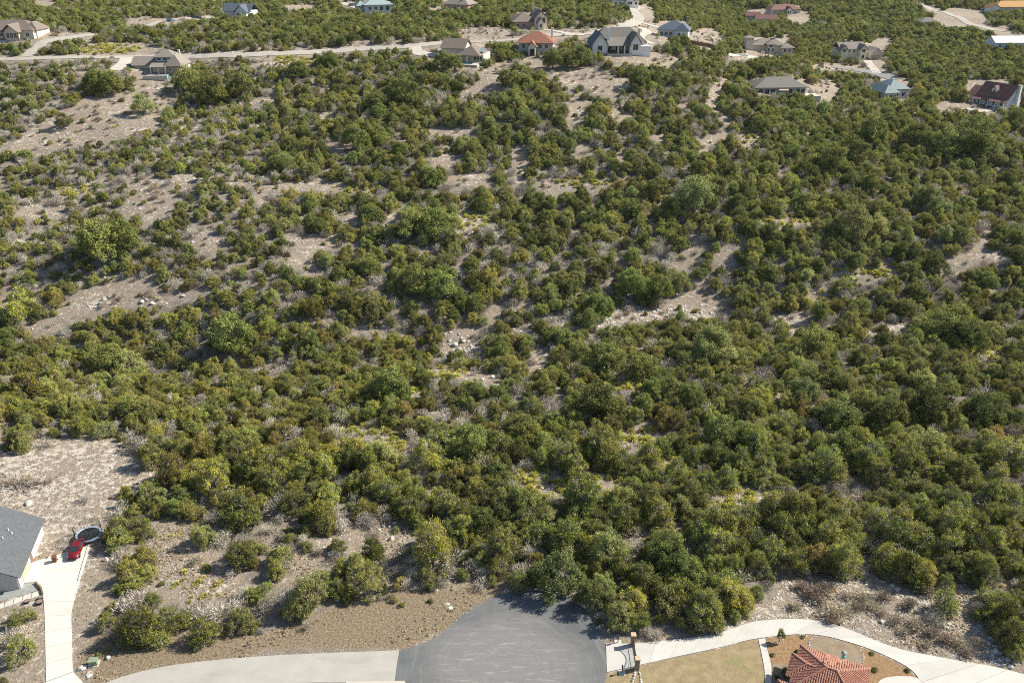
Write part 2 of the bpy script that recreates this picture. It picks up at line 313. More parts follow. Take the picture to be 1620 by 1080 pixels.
for nm, arr in (('open', openv), ('stony', stony), ('verge', verge)):
    a = me.attributes.new(nm, 'FLOAT', 'POINT'); a.data.foreach_set('value', arr.astype(np.float32))
tag(link(bpy.data.objects.new('ground', me)), 'stony tan hillside ground with pale limestone patches', None, None, 'structure')

# ---------------------------------------------------------------- plant meshes
def tri_mesh(name, tris, tint, mats, extra=None):
    """tris (n,3,3) leaf faces with a tint each; extra = (MB, material) appended as woody part"""
    n = len(tris); v = tris.reshape(-1, 3); f = np.arange(n * 3).reshape(-1, 3).tolist(); V = v.tolist(); T = list(np.repeat(0, 0)); mi = [0] * n; tt = list(tint)
    if extra is not None:
        b = len(V); V += [list(q) for q in extra.v]; f += [[b + i for i in q] for q in extra.f]; mi += [1] * len(extra.f); tt += [0.5] * len(extra.f)
    me = bpy.data.meshes.new(name); me.from_pydata(V, [], f); me.update()
    for m in mats: me.materials.append(MATS[m])
    me.polygons.foreach_set('material_index', mi)
    a = me.attributes.new('tint', 'FLOAT', 'FACE'); a.data.foreach_set('value', np.array(tt, np.float32)); return me
def unit(v): return v / (np.linalg.norm(v, axis=-1, keepdims=True) + 1e-9)
def leaf_tris(c, d, L, W, g, nrm=None):
    """triangles at c pointing along d (facing nrm when given)"""
    n = len(c); side = unit(np.cross(d, g.normal(size=(n, 3)) if nrm is None else nrm)); L = np.asarray(L)[:, None]; W = np.asarray(W)[:, None]
    return np.stack([c - d * L * 0.4 + side * W * 0.5, c - d * L * 0.4 - side * W * 0.5, c + d * L * 0.6 + side * W * g.uniform(-.3, .3, (n, 1))], 1)
def make_wood(g, R, H, nl, r0, twigs):
    mb = MB(); tips = []
    hgt0 = H * g.uniform(0.22, 0.34)
    mb.tube([(0, 0, -0.3), (g.normal() * .08, g.normal() * .08, hgt0 * .5), (g.normal() * .15, g.normal() * .15, hgt0)], [r0 * 1.25, r0, r0 * .8], 6)
    for k in range(nl):
        a = 2 * math.pi * (k + g.uniform(-.3, .3)) / nl; el = g.uniform(0.35, 1.2); ln = R * g.uniform(.55, .85)
        p0 = np.array([0, 0, hgt0 * g.uniform(.45, 1)]); d = np.array([math.cos(a) * math.cos(el), math.sin(a) * math.cos(el), math.sin(el)])
        p1 = p0 + d * ln * .5 + g.normal(size=3) * .1; p2 = p0 + d * ln + np.array([0, 0, .12 * ln]) + g.normal(size=3) * .15
        p2[2] = min(p2[2], H * .86); mb.tube([p0, p1, p2], [r0 * .62, r0 * .42, r0 * .16], 5); tips += [p1, p2]
    for k in range(twigs):
        p0 = tips[g.integers(len(tips))]; d = unit(p0 * np.array([1, 1, .4]) + g.normal(size=3) * R * .35); p1 = p0 + d * R * g.uniform(.2, .42); p1[2] = min(max(p1[2], .15 * H), H * .95)
        mb.tube([p0, p1], [.035, .012], 3, cap=False)
    return mb
def make_crown(seed, R, H, lift, leafL, leafW, crad, per, greyf, spiky, wood):
    """a crown of several overlapping uneven domes, leaf sprays on the outside, grey twigs within"""
    g = np.random.default_rng(seed); subs = [(0., 0., R * g.uniform(.66, .8), H)]
    a0 = g.uniform(0, 6.28)
    for k in range(int(g.integers(2, 5))):
        a = a0 + k * 2.1 + g.uniform(-.6, .6); o_ = R * g.uniform(.38, .62); subs.append((o_ * math.cos(a), o_ * math.sin(a), R * g.uniform(.34, .56), H * g.uniform(.5, .92)))
    P = []; D = []; T = []; NN = []
    for (ox, oy, Rs, Hs) in subs:
        lob = g.uniform(.72, 1.2, 5); zc = lift * Hs; hz_ = Hs - zc
        for k in range(int(3.4 * Rs * (Rs + .7 * hz_) / crad ** 2 * .30)):
            ph = g.uniform(0, 6.28); ct = g.uniform(-.10, 1.0); st = math.sqrt(max(0, 1 - ct * ct)); la = ph / 6.2832 * 5; i = int(la) % 5; w_ = la - int(la); lb = lob[i] * (1 - w_) + lob[(i + 1) % 5] * w_
            u = g.uniform(.74, 1.03); out = unit(np.array([st * math.cos(ph), st * math.sin(ph), ct * .8 + .1]))
            c = np.array([ox + Rs * lb * st * math.cos(ph) * u, oy + Rs * lb * st * math.sin(ph) * u, zc + hz_ * (.94 * ct) * u]); c[2] = max(c[2], .12)
            r = crad * g.uniform(.6, 1.35); m = max(6, int(per * (r / crad) ** 2)); d = unit(g.normal(size=(m, 3))); p = c + d * (r * g.uniform(.1, 1.25, m) ** .7)[:, None]
            side = d @ out; dd = unit(out * .8 + np.array([0, 0, .55]) + d * .5 + g.normal(size=(m, 3)) * .5); nn = unit(out * .7 + d * .5 + np.array([0, 0, .2]) + g.normal(size=(m, 3)) * .7)
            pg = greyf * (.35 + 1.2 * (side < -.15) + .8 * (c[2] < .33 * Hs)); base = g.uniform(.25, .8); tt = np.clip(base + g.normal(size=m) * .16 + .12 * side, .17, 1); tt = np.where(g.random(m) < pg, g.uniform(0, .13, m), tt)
            P.append(p); D.append(dd); NN.append(nn); T.append(tt)
        m = int(120 * Rs * greyf * 2.2); q = unit(g.normal(size=(m, 3)) * np.array([1, 1, .8]) + np.array([0, 0, .35])); q[:, 2] = np.abs(q[:, 2]); t = g.uniform(.35, .98, m)[:, None]
        P.append(np.array([ox, oy, zc * .8]) + q * t * np.array([Rs, Rs, hz_])); D.append(unit(q + g.normal(size=(m, 3)) * .25)); NN.append(unit(g.normal(size=(m, 3)))); T.append(-g.uniform(0.01, 1, m))
    P = np.concatenate(P); D = np.concatenate(D); T = np.concatenate(T); NN = np.concatenate(NN); ok = P[:, 2] > .05; P = P[ok]; D = D[ok]; T = T[ok]; NN = NN[ok]; m = len(P)
    tw = T < 0; spk = (g.random(m) < spiky) | tw; NN = np.where(spk[:, None], unit(g.normal(size=(m, 3))), NN); T = np.where(tw, -T * .12, T)
    L = g.uniform(.7, 1.4, m) * leafL * np.where(spk, 1.3, 1) * np.where(tw, 1.7, 1); W = g.uniform(.6, 1.4, m) * leafW * np.where(spk, .75, 1) * np.where(tw, .42, 1)
    return leaf_tris(P, np.where(spk[:, None], D, unit(np.cross(NN, np.cross(D, NN)) + .2 * D)), L, W, g, NN), T, wood(g)
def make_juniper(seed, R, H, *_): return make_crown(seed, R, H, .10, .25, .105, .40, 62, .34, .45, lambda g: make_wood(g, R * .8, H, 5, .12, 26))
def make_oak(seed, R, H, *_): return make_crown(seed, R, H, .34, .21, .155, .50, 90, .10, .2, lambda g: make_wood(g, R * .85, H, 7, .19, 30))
def make_shrub(seed, R, H, n=420, droop=0.0):
    """leafless grey brush: fine twigs fanning from a few stems"""
    g = np.random.default_rng(seed); A = []; 
    stems = [(g.uniform(0, 2 * math.pi), g.uniform(.35, 1.25)) for _ in range(9)]; c = []; d = []; L = []; W = []
    for k in range(n):
        a, el = stems[g.integers(9)]; q = np.array([math.cos(a) * math.cos(el), math.sin(a) * math.cos(el), math.sin(el)])
        q = unit(q + g.normal(size=3) * .42); t = g.uniform(.15, 1) ** .7; p = q * t * np.array([R, R, H]); p[2] = abs(p[2]) + .05
        c.append(p); d.append(unit(q + g.normal(size=3) * .6 + np.array([0, 0, .25]))); L.append(g.uniform(.35, .9) * R * .42); W.append(g.uniform(.045, .10))
    tris = leaf_tris(np.array(c), np.array(d), L, W, g); T = g.uniform(0, 1, n)
    mb = MB()
    for a, el in stems[:7]:
        q = np.array([math.cos(a) * math.cos(el), math.sin(a) * math.cos(el), math.sin(el)]); e = q * np.array([R, R, H]) * .8
        mb.tube([(0, 0, -.1), e * .5 + g.normal(size=3) * .08, e], [.045, .03, .012], 4)
    return tris, T, mb
def make_clump(seed, R, H, n=110):
    g = np.random.default_rng(seed); a = g.uniform(0, 2 * math.pi, n); el = g.uniform(.15, 1.45, n)
    q = np.stack([np.cos(a) * np.cos(el), np.sin(a) * np.cos(el), np.sin(el)], 1); Ln = g.uniform(.6, 1, n)
    side = unit(np.cross(q, g.normal(size=(n, 3)))) * g.uniform(.03, .075, n)[:, None]; b = q * .05; mid = q * Ln[:, None] * np.array([R, R, H]) * .55 + np.array([0, 0, .1]); tip = q * Ln[:, None] * np.array([R, R, H]); tip[:, 2] *= .8; tip[:, 2] += .03
    return np.concatenate([np.stack([b - side, b + side, mid + side * .8], 1), np.stack([mid - side, mid + side, tip], 1)]), np.concatenate([g.uniform(0, .7, n), g.uniform(.3, 1, n)])
# prototypes: key -> list of dicts(crown mesh, wood mesh, joined mesh, R, H)
PROTO = {}
def add_proto(key, mname, gen, wood='bark', names=('crown', 'trunk')):
    tris, T, mb = gen; k = len(PROTO.setdefault(key, []))
    crown = tri_mesh('%s_%s' % (key, names[0]), tris, T, [mname])
    wm = bpy.data.meshes.new('%s_%s' % (key, names[1])); wm.from_pydata(mb.v, [], mb.f); wm.update(); wm.materials.append(MATS[wood])
    joined = tri_mesh(key + '_whole', tris, T, [mname, wood], mb)
    v = tris.reshape(-1, 3); PROTO[key].append(dict(crown=crown, wood=wm, joined=joined, R=float(np.percentile(np.hypot(v[:, 0], v[:, 1]), 95)), H=float(np.percentile(v[:, 2], 99))))
JS = [(2.6, 4.0), (2.9, 3.7), (2.2, 4.3), (3.1, 4.3), (2.6, 3.3), (2.3, 3.8), (2.0, 3.2), (2.8, 4.6), (2.5, 3.0), (1.9, 3.9), (3.0, 3.4), (2.4, 4.4)]
for i, (R, H) in enumerate(JS): add_proto('juniper_green', 'juniper_green', make_juniper(100 + i, R, H))
for i, (R, H) in enumerate(JS[:10]): add_proto('juniper_olive', 'juniper_olive', make_juniper(200 + i, R, H))
for i, (R, H) in enumerate(JS[:4]): add_proto('juniper_rust', 'juniper_rust', make_juniper(300 + i, R, H))
for i, (R, H) in enumerate([(3.3, 5.2), (3.9, 5.6), (3.0, 4.8), (3.6, 5.4), (2.8, 5.0)]): add_proto('oak_leaf', 'oak_leaf', make_oak(400 + i, R, H))
for i, (R, H) in enumerate([(3.2, 5.2), (2.8, 4.6), (3.5, 5.4)]): add_proto('oak_pale', 'oak_pale', make_oak(450 + i, R, H))
for i, (R, H) in enumerate([(1.7, 1.9), (2.1, 2.0), (1.4, 1.6), (1.9, 2.5)]): add_proto('twig_grey', 'twig_grey', make_shrub(500 + i, R, H, 520), 'bark_pale', ('twigs', 'stem'))
for i, (R, H) in enumerate([(1.3, 1.2), (1.6, 1.3), (1.1, 1.0)]): add_proto('twig_brown', 'twig_brown', make_shrub(540 + i, R, H, 460), 'bark', ('twigs', 'stem'))
for i, (R, H) in enumerate([(1.0, 1.15), (1.2, 1.0), (.85, .95)]):
    tr, T = make_clump(600 + i, R, H); me_ = tri_mesh('grass_clump', tr, T, ['grass_yellow']); PROTO.setdefault('grass_yellow', []).append(dict(crown=me_, wood=None, joined=me_, R=R, H=H * .8))
for i, (R, H) in enumerate([(.34, .4), (.42, .36), (.28, .34)]):
    tr, T = make_clump(640 + i, R, H, 46); me_ = tri_mesh('dry_grass', tr, T, ['grass_dry']); PROTO.setdefault('grass_dry', []).append(dict(crown=me_, wood=None, joined=me_, R=R, H=H * .8))

# ---------------------------------------------------------------- plants: where each one stands
# crown centres read off the photograph: (x, y, width) inside an enlarged window, by look
J, Y, R2, O, P, Sg, Gc, Sb = 'juniper_green', 'juniper_olive', 'juniper_rust', 'oak_leaf', 'oak_pale', 'twig_grey', 'grass_yellow', 'twig_brown'
WINA = {J: [(40, 10, 80), (90, 15, 90), (700, 40, 150), (800, 60, 120), (660, 80, 100), (1040, 80, 150), (1080, 150, 120), (960, 280, 110), (1050, 320, 160), (660, 240, 70), (650, 300, 80), (525, 390, 100), (590, 400, 130), (520, 440, 100), (670, 710, 70), (470, 810, 70), (620, 820, 170), (580, 870, 110), (740, 800, 150), (680, 860, 120), (890, 850, 130), (1050, 800, 130), (865, 440, 90), (1050, 520, 130), (1100, 480, 60), (1100, 690, 70), (85, 790, 100), (80, 930, 110), (15, 1070, 40), (470, 930, 28), (432, 955, 22)],
        R2: [(880, 60, 160), (760, 140, 130)], Y: [(860, 150, 150), (930, 180, 130), (860, 335, 80), (545, 240, 55), (575, 270, 70), (590, 320, 90), (700, 320, 70), (630, 520, 140), (560, 590, 90), (590, 640, 80), (540, 670, 60), (640, 600, 80)],
        Sg: [(205, 25, 60), (590, 35, 100), (520, 530, 80), (610, 720, 100), (540, 750, 100), (500, 850, 90), (880, 760, 120), (950, 770, 120), (960, 450, 80), (40, 880, 110), (90, 860, 80), (380, 265, 55), (680, 280, 70), (560, 700, 80), (940, 830, 70), (640, 680, 60)], P: [(905, 430, 80)],
        Gc: [(735, 362, 32), (750, 430, 30), (905, 565, 38), (890, 560, 30), (775, 640, 40), (760, 655, 34), (870, 630, 44), (850, 645, 34), (955, 640, 44), (975, 630, 34), (900, 690, 44), (885, 700, 34), (830, 720, 34), (960, 690, 26), (800, 625, 30), (890, 612, 30), (930, 655, 26), (840, 700, 26)]}
WINB = {J: [(40, 110, 130), (60, 190, 120), (130, 60, 100), (180, 290, 130), (580, 240, 130), (680, 310, 150), (820, 40, 150), (850, 180, 90), (900, 60, 100), (1060, 40, 140), (830, 300, 110), (910, 330, 130), (860, 400, 120), (1000, 260, 120), (1060, 320, 140), (1080, 230, 100), (700, 350, 100), (230, 400, 90), (150, 450, 60), (220, 480, 60), (355, 480, 80), (20, 490, 60), (110, 525, 110), (90, 580, 80), (30, 680, 90), (280, 620, 100), (510, 500, 100), (480, 620, 180), (360, 660, 90), (440, 560, 90), (815, 600, 60), (880, 510, 60), (910, 600, 60), (970, 460, 60), (1080, 470, 140), (1040, 630, 46), (605, 712, 32), (640, 735, 26), (765, 718, 24), (10, 815, 25), (615, 405, 35)],
        Y: [(20, 290, 80), (190, 60, 120), (120, 130, 130), (260, 60, 120), (300, 130, 120), (360, 70, 120), (330, 260, 120), (440, 60, 100), (500, 110, 110), (520, 190, 120), (640, 270, 130), (600, 150, 70), (650, 180, 100), (700, 240, 120), (750, 90, 130), (830, 130, 100), (320, 400, 65), (290, 350, 110), (370, 570, 70), (250, 340, 80)],
        O: [(420, 100, 130), (960, 60, 140)], P: [(260, 240, 90), (220, 690, 170), (180, 750, 110), (400, 590, 60)], R2: [(770, 480, 190)],
        Sg: [(370, 190, 70), (560, 40, 80), (610, 90, 90), (680, 140, 60), (990, 110, 90), (1090, 120, 80), (380, 350, 60), (620, 590, 80), (560, 330, 70), (470, 360, 70), (690, 600, 80), (750, 600, 70), (860, 540, 100), (1000, 500, 100), (1070, 580, 110), (990, 640, 70), (540, 705, 40), (840, 580, 80), (950, 560, 90), (660, 640, 60), (930, 520, 70), (1030, 540, 80), (510, 380, 60), (150, 490, 60), (60, 400, 70)]}
WINC = {J: [(40, 60, 120), (140, 30, 100), (250, 80, 150), (280, 130, 110), (400, 40, 150), (480, 110, 120), (600, 80, 110), (700, 20, 90), (720, 150, 110), (790, 90, 90), (840, 80, 120), (1000, 110, 120), (940, 170, 100), (1060, 40, 110), (1100, 120, 80), (860, 200, 120), (650, 190, 110), (310, 260, 160), (600, 280, 140), (680, 250, 120), (790, 250, 130), (740, 290, 100), (640, 340, 120), (300, 350, 150), (400, 380, 150), (490, 360, 140), (90, 320, 150), (30, 290, 110), (40, 370, 100), (120, 420, 130), (250, 430, 160), (210, 480, 130), (480, 560, 130), (560, 600, 120), (500, 670, 80), (620, 560, 110), (660, 640, 130), (750, 680, 170), (860, 740, 150), (820, 790, 130), (800, 830, 60), (940, 640, 120), (900, 480, 130), (830, 430, 120), (900, 400, 150), (970, 360, 150), (1040, 330, 140), (1060, 460, 140), (1000, 500, 120), (1080, 560, 100), (540, 710, 50)],
        O: [(900, 70, 110), (480, 270, 130), (450, 300, 110), (700, 540, 190), (770, 600, 160), (680, 490, 150), (830, 640, 120)], P: [(560, 160, 70), (150, 360, 100), (420, 480, 170), (420, 440, 110), (210, 600, 200), (400, 650, 110), (470, 780, 130), (680, 720, 140), (850, 520, 90), (430, 720, 90)],
        R2: [(640, 450, 120)], Y: [(960, 690, 160), (1000, 720, 130), (545, 600, 90)], Sg: [(960, 560, 100), (1010, 590, 110), (1040, 400, 50), (580, 650, 80), (70, 520, 90), (40, 590, 100), (600, 850, 70), (80, 570, 80), (630, 870, 60)],
        Gc: [(20, 200, 40), (60, 140, 44), (90, 165, 40), (150, 175, 40), (165, 160, 30), (210, 230, 44), (260, 215, 40), (240, 180, 30), (120, 215, 34), (340, 190, 34), (300, 175, 30), (860, 290, 36), (905, 280, 34), (950, 300, 30), (990, 300, 30), (640, 130, 34), (590, 150, 30), (100, 130, 30), (30, 135, 30), (180, 245, 30), (70, 215, 30), (850, 310, 30)]}
WIND = {J: [(40, 80, 110), (100, 150, 110), (180, 140, 140), (270, 110, 150), (220, 50, 120), (300, 160, 110), (460, 90, 140), (500, 160, 130), (540, 40, 120), (620, 100, 130), (660, 150, 130), (750, 40, 130), (780, 120, 130), (880, 60, 120), (960, 50, 130), (1050, 70, 150), (1080, 130, 90), (1010, 160, 110), (900, 220, 120), (980, 250, 130), (1060, 270, 130), (700, 230, 130), (800, 280, 140), (740, 270, 120), (850, 330, 120), (680, 340, 120), (580, 350, 130), (500, 270, 130), (460, 360, 120), (650, 420, 160), (560, 420, 130), (820, 380, 140), (900, 390, 120), (1000, 340, 130), (1080, 360, 110), (1070, 440, 120), (990, 450, 120), (900, 480, 140), (800, 480, 130), (700, 480, 140), (790, 560, 140), (960, 580, 120), (1070, 550, 110), (780, 715, 115), (30, 300, 140), (120, 330, 150), (60, 400, 150), (170, 390, 150), (240, 310, 100), (280, 360, 130), (340, 330, 110), (20, 500, 120), (120, 480, 130), (130, 540, 130), (320, 510, 150), (280, 440, 130), (380, 400, 110), (340, 540, 130), (10, 620, 50), (990, 720, 140), (1060, 780, 150), (1090, 700, 90), (1020, 840, 110), (1080, 870, 130), (1100, 940, 90)],
        O: [(330, 50, 150), (850, 150, 130), (880, 610, 80)], P: [(880, 560, 110)], Y: [(540, 540, 150), (620, 570, 130)], R2: [(690, 590, 140), (220, 520, 160)],
        Sg: [(560, 300, 80), (735, 800, 100), (640, 730, 60), (420, 390, 70), (450, 480, 100), (600, 210, 80), (1090, 640, 60), (380, 560, 60)], Sb: [(510, 690, 80), (310, 760, 120), (620, 735, 70), (200, 680, 90), (250, 660, 70), (420, 700, 80), (460, 740, 80), (560, 800, 80), (650, 820, 80), (720, 860, 70), (840, 900, 80), (780, 880, 70), (350, 690, 70), (150, 650, 60), (880, 940, 70), (120, 740, 60), (280, 800, 60), (920, 900, 60), (500, 770, 60), (600, 850, 60), (700, 910, 60), (390, 740, 70), (230, 720, 60)], Gc: [(1030, 650, 34), (260, 240, 30), (310, 240, 40), (350, 210, 30), (240, 260, 26), (400, 190, 26)]}
PLANTS = []     # dict(kind, x, y, z, s, sz, rot, proto, px, py, wpx, listed)
def hproto(kind):
    k = int(rng.integers(len(PROTO[kind]))); return k, PROTO[kind][k]
for (ox, oy), win in (((0, 690), WINA), ((405, 690), WINB), ((810, 690), WINC), ((1215, 690), WIND)):
    for kind, lst in win.items():
        for (zx, zy, zw) in lst:
            px, py, wp = ox + zx / 2.77, oy + zy / 2.77, zw / 2.77
            k, pr = hproto(kind); p = G(px, py); 
            for _ in range(4):                          # slide the base down until the crown's centre shows at px, py
                s = wp / 2 / scale_at(p) / pr['R'] * 1.08; q = G(px, py, pr['H'] * s * 0.5); p = q
            sz = s * float(rng.uniform(.9, 1.12)) 
            if kind in (J, Y, R2): sz = max(sz, .55 * s)
            PLANTS.append(dict(kind=kind, x=p[0], y=p[1], z=p[2], s=s, sz=sz, rot=float(rng.uniform(0, 6.28)), proto=k, listed=True, H=pr['H'] * sz, R=pr['R'] * s))
# larger pale or blue-green oaks that stand out of the slope: photo x, y, width
for kind, lst in {O: [(160, 378, 80), (190, 372, 60), (365, 530, 62), (205, 645, 50), (170, 565, 62), (945, 632, 66), (960, 565, 60), (1015, 580, 60), (825, 678, 60), (745, 690, 60), (1490, 520, 70), (1530, 535, 64), (1515, 505, 54), (1480, 640, 64), (1410, 655, 58), (1560, 648, 60), (650, 352, 56), (690, 350, 54), (660, 440, 54), (700, 448, 46), (620, 605, 56), (1290, 545, 66), (1330, 650, 60), (1190, 690, 56), (1140, 680, 50), (1000, 445, 52), (1040, 455, 48), (560, 215, 44), (590, 160, 40), (640, 145, 42), (700, 95, 36), (720, 100, 34), (800, 122, 34), (815, 126, 32), (875, 95, 30), (905, 92, 34), (920, 88, 34), (150, 125, 40), (175, 130, 40), (300, 125, 44), (335, 140, 48), (380, 135, 40), (1380, 205, 44), (1450, 215, 48), (1540, 215, 66), (1500, 225, 50), (1350, 235, 50), (1320, 250, 46), (1010, 120, 34), (470, 110, 34), (520, 95, 32)],
                 P: [(1125, 548, 66), (1150, 565, 52), (1100, 310, 60), (1130, 298, 44), (1350, 350, 60), (1385, 355, 44), (610, 612, 50), (600, 720, 54), (1470, 312, 44), (1485, 325, 40), (1465, 705, 56), (1330, 700, 50), (205, 575, 50), (225, 165, 34), (100, 190, 26), (1405, 165, 24)],
                 Y: [(30, 480, 44), (40, 600, 54), (85, 465, 24)], R2: [(86, 465, 30), (340, 500, 30), (1255, 70, 30), (220, 560, 44)]}.items():
    for px, py, wp in lst:
        k, pr = hproto(kind); p = G(px, py)
        for _ in range(4): s = wp / 2 / scale_at(p) / pr['R'] * 1.04; p = G(px, py, pr['H'] * s * 0.5)
        PLANTS.append(dict(kind=kind, x=p[0], y=p[1], z=p[2], s=s, sz=s * float(rng.uniform(.85, 1.05)), rot=float(rng.uniform(0, 6.28)), proto=k, listed=True, H=pr['H'] * s, R=pr['R'] * s))
# the rest of the wood: dart throwing on the ground, leaving open what the photograph shows as open
cell = 3.0; gridd = {}
def near_ok(x, y, r, f):
    i, j = int(x // cell), int(y // cell)
    for a in range(i - 4, i + 5):
        for b in range(j - 4, j + 5):
            for (qx, qy, qr) in gridd.get((a, b), ()):
                if (qx - x) ** 2 + (qy - y) ** 2 < (f * (r + qr)) ** 2: return False
    return True
def put(x, y, r): gridd.setdefault((int(x // cell), int(y // cell)), []).append((x, y, r))
for d in PLANTS:
    if d['kind'] not in (Sg, Sb, Gc): put(d['x'], d['y'], d['R'])
NT = 230000
tx = rng.uniform(-520, 700, NT); ty = 84 + (1100 - 84) * rng.uniform(0, 1, NT) ** 1.15
tz = hgt(tx, ty); qx, qy, qz = project(np.stack([tx, ty, tz], 1)); sc = FPX / qz
keep = (qx > -170) & (qx < 1790) & (qy > -40) & (qy < 1150) & (np.abs(tx) < 40 + .72 * ty)
tx, ty, tz, qx, qy, sc = [a[keep] for a in (tx, ty, tz, qx, qy, sc)]
pk = rng.random(len(tx)); psz = rng.uniform(0, 1, len(tx)); bary = []
def mixfor(px, py):
    if py < 95: return [(J, .46), (O, .22), (Sg, .14), (Y, .13), (P, .05)]
    if px < 430 and py < 480: return [(J, .26), (Y, .26), (O, .07), (P, .05), (Sg, .35), (R2, .01)]
    if px < 640 and py >= 480: return [(J, .22), (Y, .47), (O, .07), (Sg, .18), (R2, .03), (P, .03)]
    if px > 900 and py > 430: return [(J, .53), (Y, .17), (O, .09), (Sg, .16), (R2, .015), (P, .025)]
    if px > 1180: return [(J, .48), (O, .17), (Y, .17), (Sg, .14), (P, .04)]
    return [(J, .48), (Y, .19), (O, .08), (Sg, .22), (P, .02), (R2, .01)]
n = len(tx); kinds = []; Rr = np.zeros(n); Hh = np.zeros(n); ks = np.zeros(n, int); ss = np.zeros(n)
for i in range(n):
    r = pk[i]; acc = 0; kd = J
    for k_, p_ in mixfor(qx[i], qy[i]):
        acc += p_
        if r < acc: kd = k_; break
    kinds.append(kd); k = int(psz[i] * 997) % len(PROTO[kd]); pr = PROTO[kd][k]; ks[i] = k
    sm = .48 + .64 * psz[i]
    if qx[i] > 430 and 150 < qy[i] < 600: sm *= 1.16
    if qx[i] < 430 and qy[i] < 480: sm *= .82
    if qx[i] > 900 and qy[i] > 480: sm *= 1.05
    if kd in (O, P): sm *= .92
    if kd == Sg: sm *= 1.15
    if ty[i] > 620: sm *= 1.1
    ss[i] = sm; Rr[i] = pr['R'] * sm; Hh[i] = pr['H'] * sm
hp = Hh * sc * .93; wp = Rr * sc
cov = np.zeros(n)
for fx, fy in ((0, .08), (0, .5), (0, .9), (-.55, .45), (.55, .45), (-.4, .75), (.4, .75), (-.45, .15), (.45, .15)): cov += inbare(qx + fx * wp, qy - fy * hp)
hardm = inbare(qx, qy + 1) & (psz > .3); lgm = ledge(tx, ty)
for i in range(n):
    if cov[i] > (1 + (psz[i] < .35) + 2 * (kinds[i] == Sg)) or hardm[i] or (qy[i] > 1000 and 130 < qx[i] < 1680): continue
    f = .45 if not (qx[i] < 430 and qy[i] < 480) else .50
    if qx[i] > 900 and qy[i] > 450: f = .475
    if ty[i] > 560: f = .50
    if lgm[i] and psz[i] > .12: continue
    if kinds[i] != Sg and 175 < qx[i] < 665 and qy[i] > 822: continue
    if kinds[i] == Sg: f = .40
    if not near_ok(tx[i], ty[i], Rr[i], f): continue
    put(tx[i], ty[i], Rr[i])
    PLANTS.append(dict(kind=kinds[i], x=tx[i], y=ty[i], z=tz[i], s=ss[i], sz=ss[i] * float(rng.uniform(.88, 1.15)), rot=float(rng.uniform(0, 6.28)), proto=int(ks[i]), listed=False, H=Hh[i], R=Rr[i]))
# understorey: small junipers and grey brush in whatever gaps are left under and between the crowns
NU = 36000; ux_ = rng.uniform(-300, 420, NU); uy_ = 90 + 430 * rng.random(NU) ** 1.1; uz_ = hgt(ux_, uy_); ua, ub_, uc = project(np.stack([ux_, uy_, uz_], 1)); okk = (ua > -120) & (ua < 1740) & (ub_ < 1000) & ~inbare(ua, ub_) & ~inbare(ua, ub_ - 7)
for i in np.where(okk)[0]:
    r = rng.random(); kd = Sg if r < .55 else (J if r < .72 else (Y if r < .90 else Sb)); k, pr = hproto(kd); s = float(rng.uniform(.26, .52)) if kd in (J, Y) else float(rng.uniform(.7, 1.3)); Rq = pr['R'] * s
    if not near_ok(ux_[i], uy_[i], Rq, .42) or (kd == Sg and ub_[i] > 780 and r > .2): continue
    put(ux_[i], uy_[i], Rq); PLANTS.append(dict(kind=kd, x=ux_[i], y=uy_[i], z=uz_[i], s=s, sz=s * float(rng.uniform(.9, 1.2)), rot=float(rng.uniform(0, 6.28)), proto=k, listed=False, H=pr['H'] * s, R=Rq))
# low brush, yellow grass clumps and small junipers on the open patches
M = 56000
bx = rng.uniform(-330, 420, M); by = 100 + 440 * rng.random(M); bz = hgt(bx, by); ux, uy, uz = project(np.stack([bx, by, bz], 1)); ub = inbare(ux, uy)
yard = inpoly(LEFTYARD, ux, uy) | (uy > 925) | ((ux > 815) & (uy > 900))
patch = np.sin(bx / 9.0 + 2 * np.sin(by / 14.0)) + np.sin(by / 7.0 + bx / 23.0)
for (ga_, gb_, gc_, gd_) in GRASSPX:
    p1, p2 = G(ga_ - gc_, gb_ + gd_), G(ga_ + gc_, gb_ - gd_); n1 = int(abs((p2[0] - p1[0]) * (p2[1] - p1[1])) / 3.2)
    for _ in range(min(n1, 420)):
        x, y = rng.uniform(min(p1[0], p2[0]), max(p1[0], p2[0])), rng.uniform(min(p1[1], p2[1]), max(p1[1], p2[1]))
        a1, b1, c1 = project([[x, y, float(hgt(x, y))]])
        if ((a1[0] - ga_) / gc_) ** 2 + ((b1[0] - gb_) / gd_) ** 2 > 1: continue
        k, pr = hproto(Gc); s = float(rng.uniform(.7, 1.6)); PLANTS.append(dict(kind=Gc, x=x, y=y, z=float(hgt(x, y)), s=s, sz=s, rot=float(rng.uniform(0, 6.28)), proto=k, listed=False, H=pr['H'] * s, R=pr['R'] * s))
for i in range(M):
    if not (-60 < ux[i] < 1680): continue
    ing = any(((ux[i] - a) / c) ** 2 + ((uy[i] - b) / d) ** 2 < 1 for a, b, c, d in GRASSPX); r = rng.random()
    if ing and r < .55: kd = Gc
    elif yard[i] or not ub[i]: continue
    elif r < .09 and patch[i] > -.6: kd = Sb
    elif r < .17: kd = Sg
    elif r < .20 and patch[i] > .3: kd = Gc
    elif r < .235: kd = J if r < .22 else Y
    else: continue
    if any(a - 4 < ux[i] < b + 4 and c - 2 < uy[i] < d + 8 for a, b, c, d in HOUSEPX): continue
    k, pr = hproto(kd); s = float(rng.uniform(.6, 1.25)) * (.34 if kd in (J, Y) else (.70 if kd == Sg else 1.0))
    PLANTS.append(dict(kind=kd, x=bx[i], y=by[i], z=bz[i], s=s, sz=s, rot=float(rng.uniform(0, 6.28)), proto=k, listed=False, H=pr['H'] * s, R=pr['R'] * s))
